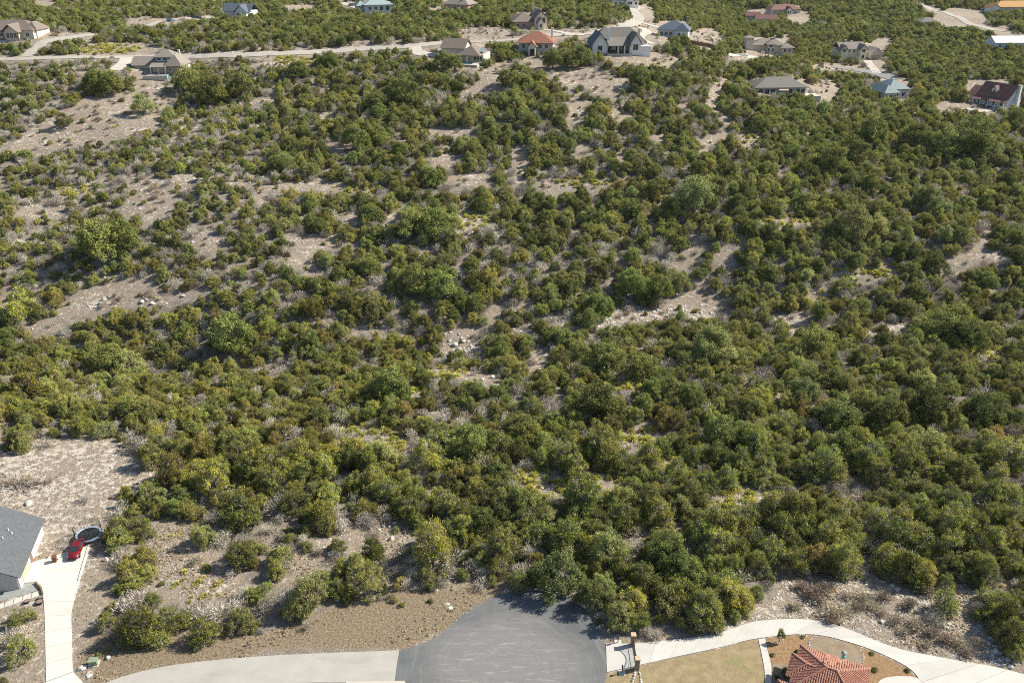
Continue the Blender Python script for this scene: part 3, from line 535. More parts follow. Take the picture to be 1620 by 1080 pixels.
print('PLANTS', len(PLANTS), {k: sum(1 for d in PLANTS if d['kind'] == k) for k in PROTO})

# ---------------------------------------------------------------- roads, drives, hardstanding
mat('chipseal', (0.33, 0.30, 0.255), 0.9, scale=0.25, col2=(0.42, 0.39, 0.34), bump=0.15, bscale=14)
mat('concrete_far', (0.42, 0.38, 0.325), 0.9, scale=0.4, col2=(0.50, 0.46, 0.40))
mat('asphalt_far', (0.17, 0.17, 0.17), 0.9, scale=0.3, col2=(0.24, 0.24, 0.235))
mat('gravel_track', (0.42, 0.36, 0.29), 0.95, scale=0.6, col2=(0.52, 0.46, 0.38), bump=0.3)
mat('concrete', (0.60, 0.575, 0.525), 0.85, scale=0.7, col2=(0.68, 0.655, 0.605), bump=0.08, bscale=20, coords='Generated')
mat('joint_shadow', (0.20, 0.18, 0.16), 0.95)
def concrete_world(name, c1, c2, stain):
    m = mat(name, c1, 0.85); nt = m.node_tree; b = nt.nodes['Principled BSDF']; N = nt.nodes.new; geo = N('ShaderNodeNewGeometry')
    n1 = N('ShaderNodeTexNoise'); n1.inputs['Scale'].default_value = 0.35; n1.inputs['Detail'].default_value = 9; n1.inputs['Roughness'].default_value = .7
    n2 = N('ShaderNodeTexNoise'); n2.inputs['Scale'].default_value = 5; n2.inputs['Detail'].default_value = 5
    mp = N('ShaderNodeMapping'); mp.inputs['Scale'].default_value = (0.3, 1, 1)
    n3 = N('ShaderNodeTexNoise'); n3.inputs['Scale'].default_value = 0.42; n3.inputs['Detail'].default_value = 4
    nt.links.new(geo.outputs['Position'], n1.inputs['Vector']); nt.links.new(geo.outputs['Position'], n2.inputs['Vector']); nt.links.new(geo.outputs['Position'], mp.inputs['Vector']); nt.links.new(mp.outputs[0], n3.inputs['Vector'])
    def mx(f, a, c, fac=None):
        x = N('ShaderNodeMix'); x.data_type = 'RGBA'; nt.links.new(f, x.inputs[0])
        for s, k in ((a, 6), (c, 7)):
            if isinstance(s, tuple): x.inputs[k].default_value = (*s, 1)
            else: nt.links.new(s, x.inputs[k])
        return x.outputs[2]
    def rp(f, a, c, top=1.0):
        r = N('ShaderNodeMapRange'); r.inputs['From Min'].default_value = a; r.inputs['From Max'].default_value = c; r.inputs['To Max'].default_value = top; nt.links.new(f, r.inputs['Value']); return r.outputs[0]
    c = mx(rp(n1.outputs['Fac'], .35, .65), c1, c2); c = mx(rp(n3.outputs['Fac'], .56, .72, .55), c, stain); c = mx(rp(n2.outputs['Fac'], .3, .7, .25), c, tuple(k * .82 for k in c1))
    oi = N('ShaderNodeObjectInfo'); mr_ = N('ShaderNodeMapRange'); mr_.inputs['To Min'].default_value = .93; mr_.inputs['To Max'].default_value = 1.05; nt.links.new(oi.outputs['Random'], mr_.inputs['Value']); hs = N('ShaderNodeHueSaturation'); nt.links.new(c, hs.inputs['Color']); nt.links.new(mr_.outputs[0], hs.inputs['Value'])
    nt.links.new(hs.outputs['Color'], b.inputs['Base Color'])
concrete_world('drive_concrete', (0.56, 0.53, 0.465), (0.62, 0.59, 0.525), (0.48, 0.44, 0.365))
concrete_world('path_concrete', (0.475, 0.455, 0.41), (0.54, 0.52, 0.475), (0.39, 0.365, 0.32))
concrete_world('road_chip', (0.38, 0.362, 0.318), (0.44, 0.42, 0.375), (0.29, 0.272, 0.235))
def asphalt():
    m = mat('asphalt', (0.1, 0.1, 0.1), 0.85); nt = m.node_tree; b = nt.nodes['Principled BSDF']; N = nt.nodes.new; geo = N('ShaderNodeNewGeometry'); c0 = G(800, 1060)
    sub = N('ShaderNodeVectorMath'); sub.operation = 'SUBTRACT'; sub.inputs[1].default_value = tuple(float(v) for v in c0); nt.links.new(geo.outputs['Position'], sub.inputs[0])
    ln = N('ShaderNodeVectorMath'); ln.operation = 'LENGTH'; nt.links.new(sub.outputs[0], ln.inputs[0])
    sx = N('ShaderNodeSeparateXYZ'); nt.links.new(sub.outputs[0], sx.inputs[0]); at = N('ShaderNodeMath'); at.operation = 'ARCTAN2'; nt.links.new(sx.outputs[1], at.inputs[0]); nt.links.new(sx.outputs[0], at.inputs[1])
    cb = N('ShaderNodeCombineXYZ'); mr = N('ShaderNodeMath'); mr.operation = 'MULTIPLY'; mr.inputs[1].default_value = .45; nt.links.new(ln.outputs['Value'], mr.inputs[0]); nt.links.new(mr.outputs[0], cb.inputs[0]); nt.links.new(at.outputs[0], cb.inputs[1])
    def noise(v, s, d, r=.65):
        n = N('ShaderNodeTexNoise'); n.inputs['Scale'].default_value = s; n.inputs['Detail'].default_value = d; n.inputs['Roughness'].default_value = r; nt.links.new(v, n.inputs['Vector']); return n.outputs['Fac']
    def rp(f, a, c, top=1.0):
        r = N('ShaderNodeMapRange'); r.inputs['From Min'].default_value = a; r.inputs['From Max'].default_value = c; r.inputs['To Max'].default_value = top; r.interpolation_type = 'SMOOTHSTEP'; nt.links.new(f, r.inputs['Value']); return r.outputs[0]
    def mx(f, a, c):
        x = N('ShaderNodeMix'); x.data_type = 'RGBA'; nt.links.new(f, x.inputs[0])
        for s, k in ((a, 6), (c, 7)):
            if isinstance(s, tuple): x.inputs[k].default_value = (*s, 1)
            else: nt.links.new(s, x.inputs[k])
        return x.outputs[2]
    tyre = noise(cb.outputs[0], 1.6, 7, .75); big = noise(geo.outputs['Position'], .13, 5); fine = noise(geo.outputs['Position'], 3.5, 6, .8)
    wv = N('ShaderNodeVectorMath'); wv.operation = 'ADD'; wn_ = N('ShaderNodeTexNoise'); wn_.inputs['Scale'].default_value = .16; wn_.inputs['Detail'].default_value = 3; nt.links.new(geo.outputs['Position'], wn_.inputs['Vector']); nt.links.new(cb.outputs[0], wv.inputs[0]); nt.links.new(wn_.outputs['Color'], wv.inputs[1])
    mp = N('ShaderNodeMapping'); mp.inputs['Scale'].default_value = (1.5, .55, 1); nt.links.new(wv.outputs[0], mp.inputs['Vector']); tyre = noise(mp.outputs[0], 2.0, 9, .72)
    mp2 = N('ShaderNodeMapping'); mp2.inputs['Scale'].default_value = (.25, 1.5, 1); nt.links.new(geo.outputs['Position'], mp2.inputs['Vector']); scuff = noise(mp2.outputs[0], 1.1, 8, .78)
    mid = N('ShaderNodeMapRange'); mid.inputs['From Min'].default_value = 13.5; mid.inputs['From Max'].default_value = 6; nt.links.new(ln.outputs['Value'], mid.inputs['Value']); mid.interpolation_type = 'SMOOTHSTEP'
    def mul(a, b_):
        x = N('ShaderNodeMath'); x.operation = 'MULTIPLY'; nt.links.new(a, x.inputs[0]); nt.links.new(b_, x.inputs[1]); return x.outputs[0]
    c = mx(rp(big, .38, .62), (0.104, 0.110, 0.114), (0.150, 0.153, 0.153)); c = mx(mid.outputs[0], c, (0.190, 0.186, 0.178)); c = mx(rp(tyre, .50, .70, .6), c, (0.235, 0.23, 0.22)); c = mx(rp(tyre, .44, .28, .5), c, (0.11, 0.113, 0.116))
    c = mx(mul(rp(scuff, .50, .68, .7), mid.outputs[0]), c, (0.375, 0.36, 0.335))
    worn = noise(geo.outputs['Position'], .33, 8, .8)
    c = mx(rp(worn, .62, .74, .5), c, (0.33, 0.285, 0.235)); c = mx(rp(fine, .35, .75, .4), c, (0.10, 0.10, 0.10))
    rim = mx(rp(ln.outputs['Value'], 13.5, 17.0, .4), c, (0.115, 0.12, 0.124)); nt.links.new(rim, b.inputs['Base Color'])
    bp = N('ShaderNodeBump'); bp.inputs['Strength'].default_value = .3; bp.inputs['Distance'].default_value = .02; nt.links.new(noise(geo.outputs['Position'], 30, 3), bp.inputs['Height']); nt.links.new(bp.outputs[0], b.inputs['Normal'])
asphalt()
def catmull(pts, n=6):
    pts = [np.array(p, float) for p in pts]; out = []
    for i in range(len(pts) - 1):
        a = pts[max(i - 1, 0)]; b = pts[i]; c = pts[i + 1]; d = pts[min(i + 2, len(pts) - 1)]
        for k in range(n):
            t = k / n; out.append(.5 * ((2 * b) + (c - a) * t + (2 * a - 5 * b + 4 * c - d) * t * t + (3 * b - a - 3 * c + d) * t ** 3))
    out.append(pts[-1]); return out
ROADLINES = []
LROAD = {'road': 'pale country road running along the ridge', 'driveway': 'pale driveway of a ridge house', 'track': 'narrow gravel track below the maroon-roofed house'}
for ri, (pts, wd, m, nm) in enumerate(ROADS):
    c = catmull([G(*p)[:2] for p in pts], 12); mb = MB(); rows = []
    for i, p in enumerate(c):
        d = c[min(i + 1, len(c) - 1)] - c[max(i - 1, 0)]; d = d / np.linalg.norm(d); nrm = np.array([-d[1], d[0]]); row = []
        for k in range(7):
            q = p + nrm * wd * (k / 6 - .5); row.append((q[0], q[1], float(hgt(q[0], q[1])) + .16 + .004 * ri))
        rows.append(row)
    for r in rows: mb.v += r
    for i in range(len(rows) - 1):
        for k in range(6): a = i * 7 + k; mb.f.append((a, a + 1, a + 8, a + 7))
    ROADLINES.append((np.array(c), wd)); tag(mb.build(nm, m), LROAD[nm], None, None, 'structure')
def sheet(name, pix, z, m, label, thick=None, smooth_n=0, kind='structure', parent=None):
    pts = [G(*p)[:2] for p in pix]
    if smooth_n: pts = catmull(pts + [pts[0]], smooth_n)[:-1]
    mb = MB()
    if thick: mb.prism([tuple(p) for p in pts], z - thick, z)
    else: mb.poly([(p[0], p[1], z) for p in pts])
    o = mb.build(name, m, parent)
    return o if parent is not None else tag(o, label, None, None, kind)
up = catmull([(160, 1082), (200, 1068), (253, 1055), (325, 1045), (405, 1038), (500, 1033), (632, 1028)], 5); lowr = [(624, 1079), (500, 1079), (420, 1081), (330, 1091), (250, 1112), (190, 1145), (120, 1160), (100, 1135)]
sheet('road', [tuple(p) for p in up] + lowr, .030, 'road_chip', 'worn pale grey chip-seal road leading to the cul-de-sac')
sheet('road', [tuple(p) for p in catmull([(632.5, 1028), (660, 1020), (687, 1009), (712, 990), (735, 971), (765, 952), (800, 938), (832, 931.5), (866, 933), (898, 945), (925, 963), (944, 985), (955, 1010), (959, 1040), (959, 1065), (952, 1090), (930, 1125), (880, 1165), (800, 1185), (700, 1170), (640, 1130)], 4)] + [(622, 1100), (624.5, 1079), (628, 1050)], .045, 'asphalt', 'dark grey asphalt cul-de-sac with pale tyre marks')
sheet('road_apron', [(546, 1077.5), (640, 1076.5), (652, 1100), (560, 1105)], .062, 'concrete_far', 'pale concrete apron at the edge of the road')
# left drive: separate cast slabs
def slabs(root, edgeA, edgeB, n, z, m, gap=.035, thick=.1):
    A = catmull([G(*p)[:2] for p in edgeA], 12); B = catmull([G(*p)[:2] for p in edgeB], 12)
    def resample(P, t):
        P = np.array(P); s = np.r_[0, np.cumsum(np.linalg.norm(np.diff(P, axis=0), axis=1))]; s /= s[-1]; return np.array([np.interp(t, s, P[:, 0]), np.interp(t, s, P[:, 1])])
    for i in range(n):
        ts = np.linspace(i / n, (i + 1) / n, 5); L = [resample(A, t) for t in ts]; Rr_ = [resample(B, t) for t in ts]
        for P in (L, Rr_):
            d = P[1] - P[0]; P[0] = P[0] + d / (np.linalg.norm(d) + 1e-9) * gap * .5; d = P[-2] - P[-1]; P[-1] = P[-1] + d / (np.linalg.norm(d) + 1e-9) * gap * .5
        MB().prism([tuple(p) for p in L] + [tuple(p) for p in Rr_[::-1]], z - thick, z - random.uniform(0, .006)).build('slab', m, root)
dl = empty('driveway', G(100, 1000), 0, 'pale concrete driveway leading up to the grey-roofed house', None, None, 'structure')
dl.location = (0, 0, 0)
slabs(dl, [(73, 1078), (72.5, 1050), (71.5, 1000), (70, 960), (67, 930)], [(116, 1062), (114.5, 1045), (113.5, 1000), (113, 970), (119, 945), (123, 930)], 6, .085, 'drive_concrete')
slabs(dl, [(67, 930), (58, 921), (34, 922), (28, 917), (38, 893)], [(123, 930), (127, 915), (133, 897), (140, 875), (143, 862)][:5], 1, .085, 'drive_concrete')
MB().prism([tuple(G(*p)[:2]) for p in [(36, 900), (38.5, 892), (91, 886), (104, 879), (117, 868), (122, 861.5), (142.5, 861), (139.6, 874), (131, 897), (100, 912)]], -.015, .079).build('slab', 'drive_concrete', dl)
MB().prism([tuple(G(*p)[:2]) for p in [(73, 1079), (116, 1063), (134, 1082), (150, 1110), (60, 1110)]], -.015, .084).build('slab', 'drive_concrete', dl)
wl = MB()                                    # low kerb wall on the drive's outer side
pts = [G(*p) for p in [(124.5, 918), (131.5, 893), (139, 868), (140.5, 862)]]
for a, b in zip(pts, pts[1:]):
    d = (b - a)[:2]; d /= np.linalg.norm(d); nn = np.array([-d[1], d[0]]) * .09; wl.prism([tuple(a[:2] + nn), tuple(b[:2] + nn), tuple(b[:2] - nn), tuple(a[:2] - nn)], .086, .22)
wl.build('kerb', 'drive_concrete', dl)
# right drive
dr = empty('driveway', (0, 0, 0), 0, 'long curving white concrete driveway behind the gate', None, None, 'structure')
slabs(dr, [(958.5, 1018), (1010, 1017), (1060, 1012), (1110, 1006.5), (1150, 997), (1185, 985), (1215, 980.5), (1262, 979), (1310, 985), (1350, 998), (1390, 1015), (1430, 1028), (1480, 1038), (1530, 1047), (1580, 1056), (1640, 1072)],
      [(960, 1063), (1010, 1052), (1060, 1040.5), (1110, 1030), (1150, 1021), (1180, 1013), (1210, 1008), (1262, 1003), (1300, 1005), (1340, 1014.5), (1380, 1028), (1420, 1046), (1442, 1060), (1456, 1076), (1470, 1100), (1500, 1140)], 17, .085, 'path_concrete')
pr_ = empty('footpath', (0, 0, 0), 0, 'narrow concrete path from the white driveway to the tiled house', None, None, 'structure')
slabs(pr_, [(1199.5, 1011), (1204, 1030), (1209.5, 1060), (1210, 1085), (1212, 1110)], [(1210, 1009), (1214, 1028), (1220, 1052), (1220.5, 1080), (1223, 1110)], 5, .075, 'path_concrete')
fp2 = sheet('footpath', [(1393, 1075), (1403, 1071), (1420, 1069), (1440, 1069.5), (1455, 1073), (1463, 1090), (1400, 1100), (1385, 1085)], .07, 'path_concrete', 'pale concrete pad beside the tiled house', .08)
mat('lawn', (0.20, 0.155, 0.08), 0.95, scale=.7, col2=(0.32, 0.255, 0.145), bump=.8, bscale=5, detail=10)
mat('lawn_green', (0.175, 0.175, 0.06), 0.95, scale=1.8, col2=(0.27, 0.225, 0.125))
mat('mulch', (0.165, 0.105, 0.05), 0.95, scale=2.6, detail=10, col2=(0.335, 0.215, 0.115), bump=.6, bscale=8)
mat('topsoil', (0.19, 0.145, 0.10), 0.95, scale=.8, col2=(0.29, 0.23, 0.165), bump=.5, bscale=6)
sheet('lawn', [(962, 1065), (1010, 1054), (1060, 1042.5), (1110, 1032), (1150, 1023), (1180, 1014.5), (1198, 1011), (1203, 1030), (1208.5, 1060), (1209, 1085), (1212, 1120), (960, 1140), (955, 1090)], .02, 'lawn', 'dry straw-coloured lawn between the gate and the footpath')
for pp in ([(1150, 1045), (1160, 1041), (1172, 1045), (1178, 1052), (1186, 1060), (1180, 1063), (1168, 1055), (1155, 1052)], [(1067, 1072), (1074, 1070), (1078, 1075), (1070, 1078)], [(1100, 1060), (1107, 1058), (1110, 1063), (1103, 1065)]):
    tag(sheet('grass_patch', pp, .026, 'lawn_green', None, smooth_n=3), 'patch of green grass in the dry lawn', None, None, 'structure')
sheet('planting_bed', [(1211, 1009), (1262, 1004.5), (1300, 1006.5), (1340, 1016), (1380, 1030), (1418, 1047.5), (1440, 1061), (1452, 1075), (1420, 1110), (1222, 1110), (1221, 1052), (1215, 1028)], .022, 'mulch', 'orange-brown mulch bed round the tiled house')
sheet('planting_bed', [(1286, 1006), (1310, 1007.5), (1335, 1014.5), (1358, 1026), (1365, 1036), (1366, 1046), (1358, 1053), (1330, 1050), (1300, 1040), (1282, 1026), (1280, 1013)], .032, 'topsoil', 'bare brown soil bed with a pale stone edge', smooth_n=3)
sheet('planting_bed', [(1222, 1050), (1240, 1048), (1260, 1060), (1262, 1110), (1223, 1110)], .034, 'topsoil', 'shaded soil bed beside the footpath')
# stone edging of the beds, each stone a piece
def rock_mesh(seed, n=2):
    import bmesh
    bm = bmesh.new(); bmesh.ops.create_icosphere(bm, subdivisions=n, radius=1.0); g = np.random.default_rng(seed)
    cuts = [(unit(g.normal(size=3)), g.uniform(.45, .8)) for _ in range(9)]
    for v in bm.verts:
        p = np.array(v.co); 
        for nn, dd in cuts:
            e = p @ nn - dd
            if e > 0: p = p - nn * e
        v.co = p * (1 + g.normal() * .03)
    me_ = bpy.data.meshes.new('rock'); bm.to_mesh(me_); bm.free(); return me_
ROCKS = [rock_mesh(900 + i, 2) for i in range(6)]
ROCKS_LO = [rock_mesh(950 + i, 1) for i in range(6)]
for r_ in ROCKS + ROCKS_LO[:4]: r_.materials.append(MATS['limestone'])
for r_ in ROCKS_LO[4:]: r_.materials.append(MATS['limestone_grey'])
def stones_along(name, pix, label, sz=.16, step=.3):
    c = catmull([G(*p) for p in pix], 10); L = 0; root = empty(name, c[0], 0, label, 'edging'); last = None; base = c[0]
    for p in c:
        if last is None or np.linalg.norm((p - last)[:2]) > step:
            o = bpy.data.objects.new('stone', ROCKS_LO[random.randrange(4)]); o.location = (p[0] - base[0], p[1] - base[1], p[2] - base[2] + sz * .3); s_ = sz * random.uniform(.8, 1.3); o.scale = (s_, s_, s_ * .7); o.rotation_euler = (0, 0, random.uniform(0, 6)); link(o, root); last = p
    return root
stones_along('stone_edging', [(1287, 1007), (1280, 1014), (1280, 1022), (1284, 1030)], 'curved row of pale stones at the end of the soil bed near the path')
stones_along('stone_edging', [(1361, 1028), (1366, 1038), (1365, 1047), (1359, 1053)], 'curved row of pale stones at the far end of the soil bed')
stones_along('stone_edging', [(1227, 1012), (1233, 1008.5), (1239, 1012), (1238, 1017), (1230, 1016.5), (1226.5, 1012.5)], 'ring of pale stones round the young tree', .13, .26)
stones_along('stone_edging', [(1266, 1003.5), (1274, 1003.5), (1275, 1008), (1271, 1011), (1266, 1008), (1265, 1004)], 'small ring of white stones beside the driveway edge', .13, .24)
stones_along('stone_edging', [(1005.5, 1060), (1003, 1070), (1000.5, 1080), (998, 1092)], 'row of white stones running out from the gate pillar', .26, .42)
stones_along('stone_edging', [(1010, 1060), (1012.5, 1068), (1014.5, 1078), (1016, 1092)], 'straight row of white stones beside the lawn by the gate', .20, .30)
stones_along('stone_edging', [(1110, 1003), (1150, 993), (1185, 981), (1215, 976.5), (1262, 975), (1310, 981), (1350, 994), (1390, 1011), (1430, 1024), (1480, 1034)], 'thin line of pale stones above the white driveway', .12, .55)

# ---------------------------------------------------------------- scatter helper (geometry nodes, only for uncountable stuff)
def scatter(name, pts, rot, scl, idx, meshes, label, minz=None):
    col = bpy.data.collections.new(name + '_pieces')
    for k, m_ in enumerate(meshes):
        o = bpy.data.objects.new('%s_piece_%02d' % (name, k), m_); col.objects.link(o)
    me_ = bpy.data.meshes.new(name); me_.from_pydata([tuple(map(float, p)) for p in pts], [], []); me_.update()
    for nm, arr, ty in (('rot', rot, 'FLOAT'), ('idx', idx, 'INT')):
        a = me_.attributes.new(nm, ty, 'POINT'); a.data.foreach_set('value', np.asarray(arr, np.float32 if ty == 'FLOAT' else np.int32))
    a = me_.attributes.new('scl', 'FLOAT_VECTOR', 'POINT'); a.data.foreach_set('vector', np.asarray(scl, np.float32).ravel())
    o = link(bpy.data.objects.new(name, me_)); ng = bpy.data.node_groups.new(name, 'GeometryNodeTree')
    ng.interface.new_socket('Geometry', in_out='INPUT', socket_type='NodeSocketGeometry'); ng.interface.new_socket('Geometry', in_out='OUTPUT', socket_type='NodeSocketGeometry')
    N = ng.nodes.new; gi = N('NodeGroupInput'); go = N('NodeGroupOutput'); ip = N('GeometryNodeInstanceOnPoints'); ci = N('GeometryNodeCollectionInfo')
    ci.inputs['Collection'].default_value = col; ci.inputs['Separate Children'].default_value = True; ci.inputs['Reset Children'].default_value = True
    def attr(nm, ty):
        q = N('GeometryNodeInputNamedAttribute'); q.data_type = ty; q.inputs['Name'].default_value = nm; return q.outputs['Attribute']
    cx = N('ShaderNodeCombineXYZ'); ng.links.new(attr('rot', 'FLOAT'), cx.inputs['Z']); er = N('FunctionNodeEulerToRotation'); ng.links.new(cx.outputs[0], er.inputs[0])
    ng.links.new(gi.outputs[0], ip.inputs['Points']); ng.links.new(ci.outputs[0], ip.inputs['Instance']); ip.inputs['Pick Instance'].default_value = True
    ng.links.new(attr('idx', 'INT'), ip.inputs['Instance Index']); ng.links.new(er.outputs[0], ip.inputs['Rotation']); ng.links.new(attr('scl', 'FLOAT_VECTOR'), ip.inputs['Scale']); ng.links.new(ip.outputs[0], go.inputs[0])
    md = o.modifiers.new('scatter', 'NODES'); md.node_group = ng
    return tag(o, label, None, None, 'stuff')

# ---------------------------------------------------------------- plants: drop what stands on roads, then the largest as things of their own, the rest as stuff
def on_road(x, y, r):
    for c, wd in ROADLINES:
        if np.min((c[:, 0] - x) ** 2 + (c[:, 1] - y) ** 2) < (wd / 2 + r * .45) ** 2: return True
    return False
HOUSEBOX = []      # filled from house list: (origin, rz, x0, x1, y0, y1)

# ---------------------------------------------------------------- houses
mat('roof_brown', (0.155, 0.125, 0.105), 0.9, scale=2.5, col2=(0.225, 0.185, 0.155)); mat('roof_taupe', (0.20, 0.175, 0.15), 0.9, scale=2.5, col2=(0.27, 0.24, 0.205))
mat('roof_grey', (0.078, 0.082, 0.090), 0.9, scale=2.2, col2=(0.122, 0.127, 0.135), bump=.3, bscale=9); mat('roof_olive', (0.15, 0.145, 0.125), 0.9, scale=2.5, col2=(0.20, 0.19, 0.165))
mat('roof_blue', (0.075, 0.095, 0.125), 0.85, scale=2.5, col2=(0.11, 0.135, 0.165)); mat('roof_teal', (0.145, 0.195, 0.205), 0.7, scale=2, col2=(0.20, 0.255, 0.265))
mat('roof_seafoam', (0.24, 0.31, 0.30), 0.6, scale=2, col2=(0.31, 0.38, 0.37)); mat('roof_maroon', (0.165, 0.085, 0.070), 0.9, scale=2.5, col2=(0.23, 0.125, 0.10))
mat('roof_orange_tile', (0.20, 0.075, 0.048), 0.85, scale=1.2, col2=(0.32, 0.155, 0.10), bump=.5, bscale=5); mat('roof_sheathing', (0.46, 0.24, 0.075), 0.85, scale=1.2, col2=(0.55, 0.31, 0.11))
mat('roof_metal', (0.42, 0.43, 0.42), 0.45, scale=2, col2=(0.52, 0.53, 0.52), metal=.3); mat('roof_clay', (0.28, 0.105, 0.06), 0.85, scale=1.5, col2=(0.40, 0.19, 0.12))
mat('wall_cream', (0.62, 0.55, 0.43), 0.9, scale=2, col2=(0.72, 0.65, 0.53)); mat('wall_white', (0.72, 0.71, 0.68), 0.9, scale=2, col2=(0.80, 0.79, 0.76)); mat('wall_stone', (0.48, 0.43, 0.36), 0.95, scale=3, col2=(0.66, 0.61, 0.53), bump=.3)
mat('wall_teal', (0.42, 0.50, 0.49), 0.9, scale=2, col2=(0.50, 0.57, 0.56)); mat('wall_bluewhite', (0.60, 0.63, 0.65), 0.9, scale=2, col2=(0.70, 0.73, 0.75)); mat('wall_brick', (0.34, 0.24, 0.17), 0.95, scale=4, col2=(0.46, 0.34, 0.26)); mat('wall_grey', (0.44, 0.43, 0.41), 0.9, scale=2, col2=(0.52, 0.51, 0.49))
mat('glass', (0.03, 0.04, 0.05), 0.08, spec=.6); mat('trim', (0.74, 0.72, 0.68), 0.7, scale=3, col2=(0.8, 0.78, 0.74)); mat('timber', (0.17, 0.10, 0.055), 0.85, scale=4, col2=(0.26, 0.165, 0.09)); mat('dark_metal', (0.03, 0.03, 0.032), 0.5); mat('garage_beige', (0.45, 0.36, 0.26), 0.8, var=.1); mat('pool_water', (0.03, 0.22, 0.25), 0.05, spec=.6); mat('porch_shade', (0.16, 0.13, 0.11), 0.9)
class House:
    def __init__(s, px, py, rz, label, name='house', near=False):
        p = G(px, py); s.k = 1 / scale_at(p); s.p = p; s.rz = math.radians(rz); lo = p[2]
        s.root = empty(name, (p[0], p[1], p[2]), s.rz, label, 'house'); s.near = near; s.boxes = []
    def m(s, px): return px * s.k
    def block(s, x0, x1, y0, y1, z1, m, z0=-2.5, gable=None):
        mb = MB()
        if gable is None: mb.box(x0, x1, y0, y1, z0, z1)
        else:
            ax, rise = gable; mb.box(x0, x1, y0, y1, z0, z1)
            if ax == 'y':
                xm = (x0 + x1) / 2
                for y, fl in ((y0, 1), (y1, -1)): mb.poly([(x0, y, z1), (x1, y, z1), (xm, y, z1 + rise)][::fl])
            else:
                ym = (y0 + y1) / 2
                for x, fl in ((x0, -1), (x1, 1)): mb.poly([(x, y0, z1), (x, y1, z1), (x, ym, z1 + rise)][::fl])
        s.boxes.append((x0, x1, y0, y1)); return mb.build('wall', m, s.root)
    def slabroof(s, faces, m, th=.16, name='roof'):
        mb = MB()
        for f in faces:
            f = [np.array(q, float) for q in f]; n_ = np.cross(f[1] - f[0], f[2] - f[0]); n_ /= np.linalg.norm(n_)
            if n_[2] < 0: f = f[::-1]
            mb.poly(f); mb.poly([q - np.array([0, 0, th]) for q in f][::-1])
            for i in range(len(f)):
                a, b = f[i], f[(i + 1) % len(f)]; mb.poly([a - (0, 0, th), b - (0, 0, th), b, a])
        return mb.build(name, m, s.root)
    def hip(s, x0, x1, y0, y1, z, rise, m, ov=.5):
        x0 -= ov; x1 += ov; y0 -= ov; y1 += ov; z += .05; w_, d_ = x1 - x0, y1 - y0; i = min(w_, d_) / 2 * .98
        if w_ >= d_: A, B = (x0 + i, (y0 + y1) / 2, z + rise), (x1 - i, (y0 + y1) / 2, z + rise); F = [[(x0, y0, z), (x1, y0, z), B, A], [(x1, y1, z), (x0, y1, z), A, B], [(x1, y0, z), (x1, y1, z), B], [(x0, y1, z), (x0, y0, z), A]]
        else: A, B = ((x0 + x1) / 2, y0 + i, z + rise), ((x0 + x1) / 2, y1 - i, z + rise); F = [[(x0, y0, z), (x1, y0, z), A], [(x1, y1, z), (x0, y1, z), B], [(x1, y0, z), (x1, y1, z), B, A], [(x0, y1, z), (x0, y0, z), A, B]]
        return s.slabroof(F, m)
    def gable(s, x0, x1, y0, y1, z, rise, ax, m, ov=.45):
        z += .06
        if ax == 'y':
            xm = (x0 + x1) / 2; k = rise / ((x1 - x0) / 2); a = ov * k; F = [[(x0 - ov, y0 - ov, z - a), (xm, y0 - ov, z + rise), (xm, y1 + ov, z + rise), (x0 - ov, y1 + ov, z - a)], [(xm, y0 - ov, z + rise), (x1 + ov, y0 - ov, z - a), (x1 + ov, y1 + ov, z - a), (xm, y1 + ov, z + rise)]]
        else:
            ym = (y0 + y1) / 2; k = rise / ((y1 - y0) / 2); a = ov * k; F = [[(x0 - ov, y0 - ov, z - a), (x1 + ov, y0 - ov, z - a), (x1 + ov, ym, z + rise), (x0 - ov, ym, z + rise)], [(x0 - ov, ym, z + rise), (x1 + ov, ym, z + rise), (x1 + ov, y1 + ov, z - a), (x0 - ov, y1 + ov, z - a)]]
        return s.slabroof(F, m)
    def shed(s, x0, x1, y0, y1, z0, z1, m, th=.14): return s.slabroof([[(x0, y0, z0), (x1, y0, z0), (x1, y1, z1), (x0, y1, z1)]], m, th, 'porch_roof')
    def win(s, face, a, z, w_, h, pos, m='trim', name='window'):
        """face f: on y=pos looking to -y, l: x=pos looking to -x, r: x=pos looking to +x"""
        mb = MB(); g = MB(); t = .09
        def bx(q, a0, a1, z0, z1, d0, d1):
            if face == 'f': q.box(a0, a1, pos - d1, pos - d0, z0, z1)
            elif face == 'l': q.box(pos - d1, pos - d0, a0, a1, z0, z1)
            else: q.box(pos + d0, pos + d1, a0, a1, z0, z1)
        for a0, a1, z0, z1 in ((a - w_ / 2 - t, a + w_ / 2 + t, z - h / 2 - t, z - h / 2), (a - w_ / 2 - t, a + w_ / 2 + t, z + h / 2, z + h / 2 + t), (a - w_ / 2 - t, a - w_ / 2, z - h / 2, z + h / 2), (a + w_ / 2, a + w_ / 2 + t, z - h / 2, z + h / 2), (a - .03, a + .03, z - h / 2, z + h / 2)): bx(mb, a0, a1, z0, z1, .002, .08)
        o = mb.build(name, m, s.root); bx(g, a - w_ / 2, a + w_ / 2, z - h / 2, z + h / 2, .004, .03); g.build('pane', 'glass', o); return o
    def wins(s, face, lst, z, w_, h, pos):
        for a in lst: s.win(face, a, z, w_, h, pos)
    def part(s, name, m, x0, x1, y0, y1, z0, z1): return MB().box(x0, x1, y0, y1, z0, z1).build(name, m, s.root)
    def chimney(s, x, y, z0, z1, m='wall_stone', w_=.9):
        c = s.part('chimney', m, x - w_ / 2, x + w_ / 2, y - w_ / 2, y + w_ / 2, z0, z1); MB().box(x - w_ * .62, x + w_ * .62, y - w_ * .62, y + w_ * .62, z1, z1 + .15).build('cap', 'wall_grey', c); return c
